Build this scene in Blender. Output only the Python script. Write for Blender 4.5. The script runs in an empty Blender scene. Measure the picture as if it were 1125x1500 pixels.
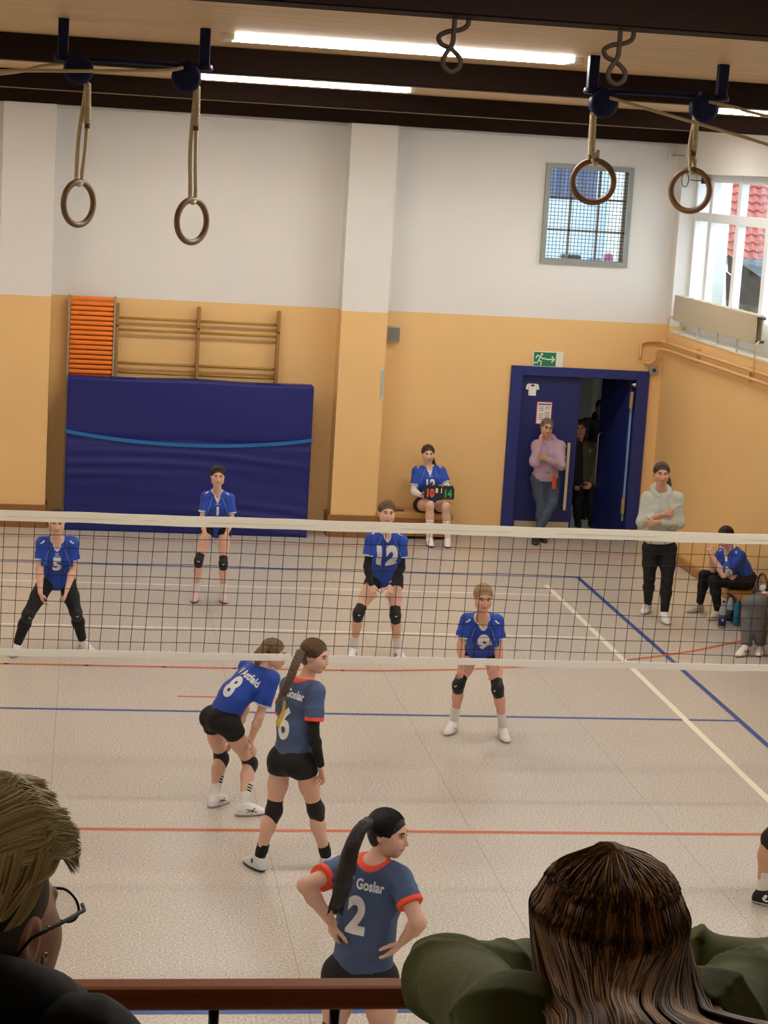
import bpy, bmesh, math, random
import numpy as np
from mathutils import Vector, Matrix
from mathutils.bvhtree import BVHTree

random.seed(7); rng = np.random.default_rng(7)
SC = bpy.context.scene
COL = SC.collection
PI = math.pi

# ------------------------------------------------------------------ camera, world, exposure
CAM = np.array([-1.33766, -13.23980, 4.66276]); YAW, PITCH, ROLL, FPX = -0.154410, 0.173657, 0.0600424, 2880.985
def _basis():
    f = np.array([-math.sin(YAW)*math.cos(PITCH), math.cos(YAW)*math.cos(PITCH), -math.sin(PITCH)])
    r0 = np.array([math.cos(YAW), math.sin(YAW), 0.0]); u0 = np.cross(r0, f)
    return math.cos(ROLL)*r0+math.sin(ROLL)*u0, -math.sin(ROLL)*r0+math.cos(ROLL)*u0, f
CR, CU, CF = _basis()
cam_d = bpy.data.cameras.new('camera'); cam = bpy.data.objects.new('camera', cam_d); COL.objects.link(cam)
cam.matrix_world = Matrix(((CR[0], CU[0], -CF[0], CAM[0]), (CR[1], CU[1], -CF[1], CAM[1]), (CR[2], CU[2], -CF[2], CAM[2]), (0, 0, 0, 1)))
cam_d.sensor_fit = 'VERTICAL'; cam_d.sensor_height = 36.0; cam_d.lens = FPX/1500*36; cam_d.clip_start = 0.05; cam_d.clip_end = 200
SC.camera = cam

SC.view_settings.view_transform = 'Standard'; SC.view_settings.look = 'None'
SC.view_settings.gamma = 1.0; SC.view_settings.use_curve_mapping = False
SC.view_settings.exposure = 0.38
LAMP = 26.0          # strength of the ceiling strip lights
SKY = 3.0            # strength of the overcast sky
w = bpy.data.worlds.new('overcast_sky'); SC.world = w; w.use_nodes = True
bg = w.node_tree.nodes['Background']; bg.inputs[0].default_value = (0.86, 0.93, 1.0, 1); bg.inputs[1].default_value = SKY

def at(u, v, Y=None, Z=None, X=None):
    """a point of the place seen at photo position u, v, on the plane Y=, Z= or X="""
    d = CF + CR*(u-562.5)/FPX - CU*(v-750)/FPX
    if Y is not None: t = (Y-CAM[1])/d[1]
    elif Z is not None: t = (Z-CAM[2])/d[2]
    else: t = (X-CAM[0])/d[0]
    return CAM + d*t

# ------------------------------------------------------------------ materials
def lin(c):
    c = c.lstrip('#'); v = [int(c[i:i+2], 16)/255 for i in (0, 2, 4)]
    return tuple((x/12.92 if x <= .04045 else ((x+.055)/1.055)**2.4) for x in v)+(1.0,)
MATS = {}
def mat(name, col, rough=.6, metal=0, bump=0, bscale=60, vary=0, vscale=8, spec=.4, emit=0, sss=0, stretch=None, sheen=0):
    if name in MATS: return MATS[name]
    m = bpy.data.materials.new(name); m.use_nodes = True; nt = m.node_tree; b = nt.nodes['Principled BSDF']
    c = lin(col) if isinstance(col, str) else tuple(col)+((1,) if len(col) == 3 else ())
    b.inputs['Base Color'].default_value = c; b.inputs['Roughness'].default_value = rough
    b.inputs['Metallic'].default_value = metal; b.inputs['Specular IOR Level'].default_value = spec
    if sheen: b.inputs['Sheen Weight'].default_value = sheen
    if sss:
        b.inputs['Subsurface Weight'].default_value = sss; b.inputs['Subsurface Radius'].default_value = (.012, .005, .003); b.inputs['Subsurface Scale'].default_value = 1
    if emit:
        b.inputs['Emission Color'].default_value = c; b.inputs['Emission Strength'].default_value = emit
    if bump or vary:
        tc = nt.nodes.new('ShaderNodeTexCoord'); mp = nt.nodes.new('ShaderNodeMapping'); nt.links.new(tc.outputs['Object'], mp.inputs[0])
        if stretch: mp.inputs['Scale'].default_value = stretch
    if bump:
        n = nt.nodes.new('ShaderNodeTexNoise'); n.inputs['Scale'].default_value = bscale; n.inputs['Detail'].default_value = 3
        nt.links.new(mp.outputs[0], n.inputs['Vector'])
        bp = nt.nodes.new('ShaderNodeBump'); bp.inputs['Strength'].default_value = bump; bp.inputs['Distance'].default_value = .01
        nt.links.new(n.outputs[0], bp.inputs['Height']); nt.links.new(bp.outputs[0], b.inputs['Normal'])
    if vary:
        n = nt.nodes.new('ShaderNodeTexNoise'); n.inputs['Scale'].default_value = vscale; n.inputs['Detail'].default_value = 4
        nt.links.new(mp.outputs[0], n.inputs['Vector'])
        mx = nt.nodes.new('ShaderNodeMix'); mx.data_type = 'RGBA'
        mx.inputs[6].default_value = tuple(min(1, x*(1-vary)) for x in c[:3])+(1,); mx.inputs[7].default_value = tuple(min(1, x*(1+vary)) for x in c[:3])+(1,)
        nt.links.new(n.outputs[0], mx.inputs[0]); nt.links.new(mx.outputs[2], b.inputs['Base Color'])
    MATS[name] = m; return m

def N(nt, t, **k):
    n = nt.nodes.new(t)
    for a, v in k.items(): setattr(n, a, v)
    return n
def wall_material(name, split):
    """matt wall paint: yellow dado up to the given height, white above; plaster grain"""
    m = bpy.data.materials.new(name); m.use_nodes = True; nt = m.node_tree; b = nt.nodes['Principled BSDF']
    g = N(nt, 'ShaderNodeNewGeometry'); s = N(nt, 'ShaderNodeSeparateXYZ'); nt.links.new(g.outputs['Position'], s.inputs[0])
    gt = N(nt, 'ShaderNodeMath', operation='GREATER_THAN'); gt.inputs[1].default_value = split; nt.links.new(s.outputs[2], gt.inputs[0])
    no = N(nt, 'ShaderNodeTexNoise'); no.inputs['Scale'].default_value = 1.3; no.inputs['Detail'].default_value = 6; nt.links.new(g.outputs['Position'], no.inputs['Vector'])
    mx = N(nt, 'ShaderNodeMix', data_type='RGBA'); mx.inputs[6].default_value = lin(YELLOW); mx.inputs[7].default_value = lin(WHITE); nt.links.new(gt.outputs[0], mx.inputs[0])
    hv = N(nt, 'ShaderNodeMapRange'); hv.inputs[3].default_value = .95; hv.inputs[4].default_value = 1.05; nt.links.new(no.outputs[0], hv.inputs[0])
    mu = N(nt, 'ShaderNodeVectorMath', operation='SCALE'); nt.links.new(mx.outputs[2], mu.inputs[0]); nt.links.new(hv.outputs[0], mu.inputs['Scale'])
    nt.links.new(mu.outputs[0], b.inputs['Base Color']); b.inputs['Roughness'].default_value = .62; b.inputs['Specular IOR Level'].default_value = .25
    n2 = N(nt, 'ShaderNodeTexNoise'); n2.inputs['Scale'].default_value = 45; nt.links.new(g.outputs['Position'], n2.inputs['Vector'])
    bp = N(nt, 'ShaderNodeBump'); bp.inputs['Strength'].default_value = .12; bp.inputs['Distance'].default_value = .01
    nt.links.new(n2.outputs[0], bp.inputs['Height']); nt.links.new(bp.outputs[0], b.inputs['Normal'])
    return m
YELLOW, WHITE = '#e6bf84', '#dfdedb'

# ------------------------------------------------------------------ object helpers
def link(name, me, mats, parent=None, smooth=False):
    for m in (mats if isinstance(mats, (list, tuple)) else [mats]): me.materials.append(m)
    if smooth: me.shade_smooth()
    o = bpy.data.objects.new(name, me); COL.objects.link(o)
    if parent is not None: o.parent = parent
    return o
def obj(name, bm, mats, parent=None, smooth=False):
    me = bpy.data.meshes.new(name); bm.to_mesh(me); bm.free()
    return link(name, me, mats, parent, smooth)
def tag(o, label, cat, group=None, kind=None):
    o['label'] = label; o['category'] = cat
    if group: o['group'] = group
    if kind: o['kind'] = kind
    return o
def struct(o): o['kind'] = 'structure'; return o
def thing(name, label, cat, loc=(0, 0, 0), rotz=0, group=None):
    o = bpy.data.objects.new(name, None); COL.objects.link(o); o.empty_display_size = .1
    o.location = loc; o.rotation_euler = (0, 0, rotz)
    return tag(o, label, cat, group)
def B(): return bmesh.new()
def box(bm, lo, hi, mi=0, M=None):
    x0, y0, z0 = lo; x1, y1, z1 = hi
    vs = [bm.verts.new(M @ Vector(p) if M else p) for p in ((x0,y0,z0),(x1,y0,z0),(x1,y1,z0),(x0,y1,z0),(x0,y0,z1),(x1,y0,z1),(x1,y1,z1),(x0,y1,z1))]
    for f in ((0,3,2,1),(4,5,6,7),(0,1,5,4),(1,2,6,5),(2,3,7,6),(3,0,4,7)):
        bm.faces.new([vs[i] for i in f]).material_index = mi
    return vs
def bevel(bm, w, seg=2):
    bmesh.ops.bevel(bm, geom=list(bm.edges), offset=w, segments=seg, profile=.5, affect='EDGES'); return bm
def boxo(name, lo, hi, m, parent=None, bev=0, seg=2):
    bm = B(); box(bm, lo, hi)
    if bev: bevel(bm, bev, seg)
    return obj(name, bm, m, parent)
def tube(bm, pts, r, n=8, mi=0, closed=False, cap=True):
    pts = [Vector(p) for p in pts]; rs = r if isinstance(r, (list, tuple)) else [r]*len(pts)
    rings = []; L = len(pts); up = None
    for i, p in enumerate(pts):
        if closed: t = pts[(i+1) % L]-pts[i-1]
        else: t = pts[min(i+1, L-1)]-pts[max(i-1, 0)]
        t.normalize()
        if up is None:
            a = Vector((0, 0, 1)) if abs(t.z) < .9 else Vector((1, 0, 0)); up = t.cross(a).normalized()
        up = (up-t*up.dot(t)).normalized(); v = t.cross(up)
        rings.append([bm.verts.new(p+(up*math.cos(2*PI*k/n)+v*math.sin(2*PI*k/n))*rs[i]) for k in range(n)])
    for i in range(L if closed else L-1):
        a, b = rings[i], rings[(i+1) % L]
        for k in range(n): bm.faces.new((a[k], a[(k+1) % n], b[(k+1) % n], b[k])).material_index = mi
    if cap and not closed:
        bm.faces.new(rings[0][::-1]).material_index = mi; bm.faces.new(rings[-1]).material_index = mi
    return bm
def lathe(bm, prof, c=(0, 0, 0), n=20, mi=0, axis='Z'):
    rings = []
    for r, z in prof:
        ring = []
        for k in range(n):
            a = 2*PI*k/n; p = (r*math.cos(a), r*math.sin(a), z)
            if axis == 'Y': p = (p[0], p[2], p[1])
            ring.append(bm.verts.new((c[0]+p[0], c[1]+p[1], c[2]+p[2])))
        rings.append(ring)
    for a, b in zip(rings, rings[1:]):
        for k in range(n): bm.faces.new((a[k], a[(k+1) % n], b[(k+1) % n], b[k])).material_index = mi
    bm.faces.new(rings[0][::-1]); bm.faces.new(rings[-1])
    bmesh.ops.recalc_face_normals(bm, faces=bm.faces)
    return bm
def smooth_path(pts, n=8):
    """Catmull-Rom through the points"""
    P = [np.array(p, float) for p in pts]; P = [2*P[0]-P[1]]+P+[2*P[-1]-P[-2]]; out = []
    for i in range(1, len(P)-2):
        for k in range(n):
            t = k/n; a, b, c, d = P[i-1:i+3]
            out.append(.5*((2*b)+(-a+c)*t+(2*a-5*b+4*c-d)*t*t+(-a+3*b-3*c+d)*t**3))
    out.append(P[-2]); return out

# ------------------------------------------------------------------ implicit surfaces (rounded, blended bodies)
def nz(v): v = np.asarray(v, float); return v/max(1e-9, np.linalg.norm(v))
def cone(a, b, ra, rb, k=.02, op=1): return ('c', np.array(a, float), np.array(b, float), ra, rb, k, op)
def ell(c, r, F=None, k=.02, op=1): return ('e', np.array(c, float), np.array(r, float), (np.eye(3) if F is None else np.array(F, float)), None, k, op)
def seg(a, b, lat, ra, rb, k=.03, op=1):
    """tapered limb of elliptical section: ra, rb = (half width along lat, half depth)"""
    return ('s', np.array(a, float), np.array(b, float), (nz(lat), ra, rb), None, k, op)
def bbox_of(p):
    if p[0] == 'c': r = max(p[3], p[4]); pts = np.array([p[1], p[2]])
    elif p[0] == 'e': r = float(max(p[2])); pts = np.array([p[1]])
    else: r = max(p[3][1]+p[3][2]); pts = np.array([p[1], p[2]])
    return pts.min(0)-r, pts.max(0)+r
def ev(p, X, Y, Z):
    if p[0] == 'c':
        a, b, ra, rb = p[1:5]; ab = b-a; L2 = max(1e-12, ab@ab)
        x, y, z = X-a[0], Y-a[1], Z-a[2]
        t = np.clip((x*ab[0]+y*ab[1]+z*ab[2])/L2, 0, 1)
        return np.sqrt((x-t*ab[0])**2+(y-t*ab[1])**2+(z-t*ab[2])**2)-(ra+t*(rb-ra))
    if p[0] == 'e':
        c, r, F = p[1:4]; x, y, z = X-c[0], Y-c[1], Z-c[2]
        q = [x*F[i][0]+y*F[i][1]+z*F[i][2] for i in range(3)]
        k0 = np.sqrt(sum((q[i]/r[i])**2 for i in range(3))); k1 = np.sqrt(sum((q[i]/r[i]**2)**2 for i in range(3)))
        return k0*(k0-1)/np.maximum(k1, 1e-6)
    a, b, (lat, ra, rb) = p[1:4]; ab = b-a; L = max(1e-6, np.linalg.norm(ab)); ax = ab/L
    lat = nz(lat-ax*(lat@ax)); w_ = np.cross(ax, lat)
    x, y, z = X-a[0], Y-a[1], Z-a[2]
    s = x*ax[0]+y*ax[1]+z*ax[2]; t = np.clip(s/L, 0, 1); u = s-t*L
    q0 = x*lat[0]+y*lat[1]+z*lat[2]; q1 = x*w_[0]+y*w_[1]+z*w_[2]
    r0 = ra[0]+t*(rb[0]-ra[0]); r1 = ra[1]+t*(rb[1]-ra[1]); r2 = np.minimum(r0, r1)
    k0 = np.sqrt((q0/r0)**2+(q1/r1)**2+(u/r2)**2); k1 = np.sqrt((q0/r0**2)**2+(q1/r1**2)**2+(u/r2**2)**2)
    return k0*(k0-1)/np.maximum(k1, 1e-6)
_E = [(0,1),(2,3),(4,5),(6,7),(0,2),(1,3),(4,6),(5,7),(0,4),(1,5),(2,6),(3,7)]
_C = np.array([(0,0,0),(1,0,0),(0,1,0),(1,1,0),(0,0,1),(1,0,1),(0,1,1),(1,1,1)])
def isosurf(f, org, h):
    s = f < 0
    nx, ny, nz_ = f.shape
    cnt = np.zeros((nx-1, ny-1, nz_-1), np.int8)
    for c in _C: cnt += s[c[0]:nx-1+c[0], c[1]:ny-1+c[1], c[2]:nz_-1+c[2]]
    I = np.argwhere((cnt > 0) & (cnt < 8))
    if len(I) == 0: return np.zeros((0, 3)), np.zeros((0, 4), int)
    V = np.stack([f[I[:, 0]+c[0], I[:, 1]+c[1], I[:, 2]+c[2]] for c in _C], 1)
    acc = np.zeros((len(I), 3)); n = np.zeros(len(I))
    for a, b in _E:
        m = (V[:, a] < 0) != (V[:, b] < 0); va = V[m, a]; vb = V[m, b]; t = va/(va-vb)
        acc[m] += _C[a]+(_C[b]-_C[a])*t[:, None]; n[m] += 1
    P = org+(I+acc/n[:, None])*h
    idx = -np.ones(cnt.shape, np.int64); idx[I[:, 0], I[:, 1], I[:, 2]] = np.arange(len(I))
    Q = []
    for ax in range(3):
        sl0 = [slice(1, -1)]*3; sl1 = [slice(1, -1)]*3; sl0[ax] = slice(0, -1); sl1[ax] = slice(1, None)
        a = s[tuple(sl0)]; b = s[tuple(sl1)]
        E = np.argwhere(a != b)
        if len(E) == 0: continue
        inside = a[E[:, 0], E[:, 1], E[:, 2]]
        o1, o2 = [(1, 2), (2, 0), (0, 1)][ax]
        base = E.copy(); base[:, o1] += 1; base[:, o2] += 1
        def cell(d1, d2):
            c = base.copy(); c[:, o1] -= d1; c[:, o2] -= d2; return idx[c[:, 0], c[:, 1], c[:, 2]]
        q = np.stack([cell(1, 1), cell(0, 1), cell(0, 0), cell(1, 0)], 1)
        q[~inside] = q[~inside][:, ::-1]; Q.append(q)
    Q = np.concatenate(Q); return P, Q[(Q >= 0).all(1)]
def field(prims, h, clips=(), ridge=0, rscale=11, wave=0, wscale=22, seed=1, pad=.015, lim=None):
    lo = np.min([bbox_of(p)[0] for p in prims if p[6] > 0], 0)-pad-2*h; hi = np.max([bbox_of(p)[1] for p in prims if p[6] > 0], 0)+pad+2*h
    if lim is not None: lo = np.maximum(lo, lim[0]); hi = np.minimum(hi, lim[1])
    n = np.ceil((hi-lo)/h).astype(int)+1
    ax = [lo[i]+np.arange(n[i])*h for i in range(3)]
    f = np.full(n, 1.0, np.float32)
    for p in prims:
        a, b = bbox_of(p); k = p[5]; m = k+.03
        i0 = np.maximum(0, np.floor((a-m-lo)/h).astype(int)); i1 = np.minimum(n, np.ceil((b+m-lo)/h).astype(int)+1)
        if (i1 <= i0).any(): continue
        sl = tuple(slice(i0[i], i1[i]) for i in range(3))
        X = ax[0][sl[0]][:, None, None]; Y = ax[1][sl[1]][None, :, None]; Z = ax[2][sl[2]][None, None, :]
        d = ev(p, X, Y, Z).astype(np.float32); g = f[sl]
        if p[6] > 0:
            hh = np.maximum(k-np.abs(g-d), 0)/k; f[sl] = np.minimum(g, d)-hh*hh*k*.25
        else:
            d = -d; hh = np.maximum(k-np.abs(g-d), 0)/k; f[sl] = np.maximum(g, d)+hh*hh*k*.25
    X = ax[0][:, None, None]; Y = ax[1][None, :, None]; Z = ax[2][None, None, :]
    if wave:
        r_ = np.random.default_rng(seed); acc = 0
        for i in range(6):
            d = nz(r_.normal(size=3))*wscale*r_.uniform(.6, 1.7); ph = r_.uniform(0, 6.28)
            acc = acc+np.sin(X*d[0]+Y*d[1]+Z*d[2]+ph+1.3*np.sin(X*d[1]*.7+Z*d[0]*.7+ph*2))
        f += (wave*acc/3).astype(np.float32)
    if ridge:
        r_ = np.random.default_rng(seed+50); acc = 0
        for i in range(5):
            d = nz(r_.normal(size=3)*np.array([1, .8, .8]))*rscale*r_.uniform(.8, 2.0); d2 = r_.normal(size=3)*7; ph = r_.uniform(0, 6.28)
            q = 1-np.abs(np.sin(X*d[0]+Y*d[1]+Z*d[2]+ph+1.1*np.sin(X*d2[0]+Y*d2[1]+Z*d2[2]+ph*3))); gate = .5+.5*np.sin(X*d2[1]+Y*d2[2]+Z*d2[0]+ph)
            acc = acc+q**4*gate
        f -= (ridge*(acc-.45)).astype(np.float32)
    for c in clips: f = np.maximum(f, np.broadcast_to(c(X, Y, Z), f.shape).astype(np.float32))
    for i in range(3):       # close the border
        sl = [slice(None)]*3; sl[i] = 0; f[tuple(sl)] = np.maximum(f[tuple(sl)], 1e-3); sl[i] = -1; f[tuple(sl)] = np.maximum(f[tuple(sl)], 1e-3)
    return isosurf(f, lo, h)
def half(n, p0):
    """keeps the side of the plane that n points away from"""
    n = nz(n); c = float(np.dot(n, p0)); return lambda X, Y, Z: X*n[0]+Y*n[1]+Z*n[2]-c
def raw(name, P, Q, mats, parent=None, mi=None, smooth=True):
    me = bpy.data.meshes.new(name)
    me.vertices.add(len(P)); me.vertices.foreach_set('co', np.asarray(P, np.float32).ravel())
    k = Q.shape[1] if len(Q) else 4
    me.loops.add(Q.size); me.loops.foreach_set('vertex_index', Q.astype(np.int32).ravel())
    me.polygons.add(len(Q)); me.polygons.foreach_set('loop_start', (np.arange(len(Q))*k).astype(np.int32)); me.polygons.foreach_set('loop_total', np.full(len(Q), k, np.int32))
    for m in (mats if isinstance(mats, (list, tuple)) else [mats]): me.materials.append(m)
    if mi is not None: me.polygons.foreach_set('material_index', np.asarray(mi, np.int32))
    me.polygons.foreach_set('use_smooth', np.full(len(Q), smooth, bool))
    me.update(calc_edges=True)
    o = bpy.data.objects.new(name, me); COL.objects.link(o)
    if parent is not None: o.parent = parent
    return o
def blob(name, prims, h, mats, parent=None, matfn=None, **k):
    P, Q = field(prims, h, **k)
    if len(Q) == 0: return None, None
    mi = None
    if matfn is not None: mi = matfn(P[Q].mean(1))
    o = raw(name, P, Q, mats, parent, mi)
    return o, (P, Q)
def bvh_of(*pq):
    V = []; F = []; n = 0
    for P, Q in pq: V += [tuple(p) for p in P]; F += [tuple(int(i)+n for i in q) for q in Q]; n += len(P)
    return BVHTree.FromPolygons(V, F)
_TX = {}
def text_shape(s, bold=.02):
    """lettering as a flat mesh, height of a capital = 1, centred"""
    key = (s, bold)
    if key in _TX: return _TX[key]
    cu = bpy.data.curves.new('lettering', 'FONT'); cu.body = s; cu.offset = bold; cu.resolution_u = 6; cu.space_character = 1.04
    o = bpy.data.objects.new('lettering', cu); COL.objects.link(o)
    dg = bpy.context.evaluated_depsgraph_get(); me = bpy.data.meshes.new_from_object(o.evaluated_get(dg))
    bm = B(); bm.from_mesh(me); bpy.data.objects.remove(o); bpy.data.curves.remove(cu); bpy.data.meshes.remove(me)
    xs = [v.co.x for v in bm.verts]; ys = [v.co.y for v in bm.verts]; hgt = .72+2*bold
    cx = (min(xs)+max(xs))/2; y0 = -bold
    for v in bm.verts: v.co = Vector(((v.co.x-cx)/hgt, (v.co.y-y0)/hgt-.5, 0))
    r = ([tuple(v.co) for v in bm.verts], [[v.index for v in f.verts] for f in bm.faces]); bm.free(); _TX[key] = r; return r
def poly_shape(polys):
    V = []; F = []
    for p in polys: F.append(list(range(len(V), len(V)+len(p)))); V += [(x, y, 0) for x, y in p]
    return V, F
def ring_shape(r0, r1, n=24):
    return poly_shape([[(r0*math.cos(a), r0*math.sin(a)), (r1*math.cos(a), r1*math.sin(a)), (r1*math.cos(b), r1*math.sin(b)), (r0*math.cos(b), r0*math.sin(b))] for a, b in ((2*PI*i/n, 2*PI*(i+1)/n) for i in range(n))])
def decal(name, shape, O, U, V, m, parent, bvh=None, sx=1, sy=1, off=.003, cut=.02, bend=0, reach=.6):
    """a thin printed shape laid flat, or wrapped onto the surface in front of which O stands"""
    O = np.asarray(O, float); U = nz(U); V = nz(np.asarray(V, float)-U*np.dot(V, U)); Nn = np.cross(U, V)
    bm = B(); vs = [bm.verts.new((x*sx, y*sy, 0)) for x, y, _ in shape[0]]
    for f in shape[1]:
        try: bm.faces.new([vs[i] for i in f])
        except ValueError: pass
    if bvh is not None:
        bmesh.ops.triangulate(bm, faces=bm.faces)
        for _ in range(4):
            e = [e for e in bm.edges if e.calc_length() > cut]
            if not e: break
            bmesh.ops.subdivide_edges(bm, edges=e, cuts=1); bmesh.ops.triangulate(bm, faces=bm.faces)
    dead = []
    for v in bm.verts:
        x, y = v.co.x, v.co.y
        if bend: y = y-bend*x*x
        p = O+U*x+V*y
        if bvh is not None:
            hit, n_, _, _ = bvh.ray_cast(Vector(p+Nn*.25), Vector(-Nn), reach)
            if hit is None: dead.append(v); continue
            v.co = hit+Vector(Nn)*off
        else: v.co = Vector(p+Nn*off)
    if dead: bmesh.ops.delete(bm, geom=dead, context='VERTS')
    if not bm.faces: bm.free(); return None
    bmesh.ops.recalc_face_normals(bm, faces=bm.faces)
    if sum((f.normal.dot(Vector(Nn)) for f in bm.faces)) < 0: bmesh.ops.reverse_faces(bm, faces=bm.faces)
    return obj(name, bm, m, parent)
# ================================================================== THE ROOM
WX, WY, LX, RY, CZ, BZ = 6.05, 11.5, -6.6, -16.0, 5.32, 5.17   # right wall, back wall, left wall, rear wall, ceiling, beam underside
wallm = wall_material('wall_paint', 2.865)
white_paint = mat('white_paint', '#d8d6d2', .5)
yellow_paint = mat('yellow_pipe_paint', '#dcae74', .45)

# ---- floor: speckled sheet flooring with the court lines as faces of the same mesh
def floor_material():
    m = bpy.data.materials.new('speckled_vinyl'); m.use_nodes = True; nt = m.node_tree; b = nt.nodes['Principled BSDF']
    g = N(nt, 'ShaderNodeNewGeometry')
    def noise(s, d=2, r=.6):
        n = N(nt, 'ShaderNodeTexNoise'); n.inputs['Scale'].default_value = s; n.inputs['Detail'].default_value = d; n.inputs['Roughness'].default_value = r
        nt.links.new(g.outputs['Position'], n.inputs['Vector']); return n
    r1 = N(nt, 'ShaderNodeValToRGB'); r1.color_ramp.elements[0].position = .36; r1.color_ramp.elements[1].position = .64
    r1.color_ramp.elements[0].color = lin('#9a9287'); r1.color_ramp.elements[1].color = lin('#dcd5cb')
    e = r1.color_ramp.elements.new(.5); e.color = lin('#bfb7ac')
    n1 = noise(62, 3, .8); nt.links.new(n1.outputs[0], r1.inputs[0])
    n2 = noise(1.1, 4); hv = N(nt, 'ShaderNodeMapRange'); hv.inputs[3].default_value = .93; hv.inputs[4].default_value = 1.07; nt.links.new(n2.outputs[0], hv.inputs[0])
    mu = N(nt, 'ShaderNodeVectorMath', operation='SCALE'); nt.links.new(r1.outputs[0], mu.inputs[0]); nt.links.new(hv.outputs[0], mu.inputs['Scale'])
    s = N(nt, 'ShaderNodeSeparateXYZ'); nt.links.new(g.outputs['Position'], s.inputs[0])
    fr = N(nt, 'ShaderNodeMath', operation='PINGPONG'); fr.inputs[1].default_value = .75; nt.links.new(s.outputs[0], fr.inputs[0])
    lt = N(nt, 'ShaderNodeMath', operation='LESS_THAN'); lt.inputs[1].default_value = .0022; nt.links.new(fr.outputs[0], lt.inputs[0])
    mx = N(nt, 'ShaderNodeMix', data_type='RGBA'); mx.inputs[7].default_value = lin('#8d8070'); nt.links.new(lt.outputs[0], mx.inputs[0]); nt.links.new(mu.outputs[0], mx.inputs[6])
    nt.links.new(mx.outputs[2], b.inputs['Base Color'])
    b.inputs['Roughness'].default_value = .33; b.inputs['Specular IOR Level'].default_value = .42
    bp = N(nt, 'ShaderNodeBump'); bp.inputs['Strength'].default_value = .06; bp.inputs['Distance'].default_value = .01; nt.links.new(n1.outputs[0], bp.inputs['Height']); nt.links.new(bp.outputs[0], b.inputs['Normal'])
    return m
BLUE, ORANGE, CREAM = '#2f4f93', '#c7643f', '#f2ebda'
bm = B(); box(bm, (LX-.2, RY-.2, -.1), (WX+.45, WY+4.6, 0))
def strip(x0, y0, x1, y1, w_, mi, z=.0012):
    d = Vector((x1-x0, y1-y0, 0)); n = Vector((-d.y, d.x, 0)).normalized()*w_/2; a = Vector((x0, y0, z)); b_ = Vector((x1, y1, z))
    f = bm.faces.new([bm.verts.new(p) for p in (a-n, b_-n, b_+n, a+n)]); f.material_index = mi
    f.normal_update()
    if f.normal.z < 0: f.normal_flip()
lw = .05
for y in (9, 3, -3, -9): strip(-4.5, y, 4.5, y, lw, 1)
for x in (-4.5, 4.5): strip(x, -9.025, x, 9.025, .055, 1, .0016)
strip(-6.0, 10.5, WX-.1, 10.5, .04, 2); strip(-5.6, 0, WX-.4, 0, .055, 2, .0014)
strip(-4.0, 8.0, 4.0, 8.0, .045, 3, .002); strip(-4.0, 6.0, 4.0, 6.0, .045, 3, .002)
for x in (-4.0, 4.0): strip(x, -8.5, x, 8.54, .06, 3, .0022)
arc = [(-6.2, 4.46), (-2.0, 4.46), (1.1, 4.47), (1.8, 4.53), (2.44, 4.63), (3.37, 4.87), (4.0, 5.08), (4.8, 5.5), (5.56, 6.05)]
arc = [p for p in smooth_path([(x, y, 0) for x, y in arc], 5)]
for a, c in zip(arc, arc[1:]): strip(a[0], a[1], c[0]+(c[0]-a[0])*.05, c[1]+(c[1]-a[1])*.05, .05, 2, .0018)
strip(-.464, 3.467, .82, 3.45, .04, 2)
floor = struct(obj('floor', bm, [floor_material(), mat('blue_line', BLUE, .4), mat('orange_line', ORANGE, .4), mat('cream_line', CREAM, .4)]))

# ---- back wall with the doorway (4.10-5.87) and the grilled opening
DX0, DX1, DZ = 4.10, 5.86, 2.215
GX0, GX1, GZ0, GZ1 = 4.345, 5.45, 3.59, 4.81
bm = B(); T = .32
for lo, hi in (((LX-.2, WY, 0), (DX0, WY+T, DZ)), ((DX1, WY, 0), (WX+.5, WY+T, DZ)), ((LX-.2, WY, DZ), (WX+.5, WY+T, GZ0)),
               ((LX-.2, WY, GZ0), (GX0, WY+T, GZ1)), ((GX1, WY, GZ0), (WX+.5, WY+T, GZ1)), ((LX-.2, WY, GZ1), (WX+.5, WY+T, 5.7))):
    box(bm, lo, hi)
struct(obj('wall_back', bm, wallm))
for i, (x0, x1) in enumerate(((-2.42, -1.80), (1.77, 2.355), (-6.0, -5.4))):
    struct(boxo('trim_%d' % (i+1), (x0, 11.12, 0), (x1, WY, CZ), wallm))
plinth = mat('plinth_brown', '#8c5f33', .5, vary=.1)
for i, (x0, x1) in enumerate(((-2.46, -1.78), (1.73, 2.375))):
    struct(boxo('baseboard_pillar_%d' % (i+1), (x0, 11.085, 0), (x1, WY, .285), plinth, bev=.006))
# ---- right wall with the window niche (from Y=11.12 towards the gallery), sill at 2.80
NZ0, NZ1, NY1, NY0 = 2.80, 4.80, 11.28, 3.2
bm = B(); T = .45
for lo, hi in (((WX, RY, 0), (WX+T, WY+.02, NZ0)), ((WX, RY, NZ1), (WX+T, WY+.02, 5.7)), ((WX, NY1, NZ0), (WX+T, WY+.02, NZ1)),
               ((WX, RY, NZ0), (WX+T, -6.6, NZ1)), ((WX, 1.6, NZ0), (WX+T, NY0, NZ1)), ((WX, -6.6, NZ0), (WX+T, -5.4, NZ1))):
    box(bm, lo, hi)
struct(obj('wall_right', bm, wallm))
struct(boxo('wall_left', (LX-.3, RY, 0), (LX, WY, 5.7), wallm))
struct(boxo('wall_rear', (LX-.3, RY-.3, 0), (WX+.5, RY, 5.7), wallm))
bm = B(); box(bm, (WX-.055, 4.6, 0), (WX, WY, .105)); bevel(bm, .012)
struct(obj('baseboard_right', bm, mat('baseboard_wood', '#a87a45', .5, vary=.12, vscale=5)))
struct(boxo('baseboard_back', (2.375, WY-.02, 0), (DX0, WY, .07), MATS['baseboard_wood']))
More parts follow.
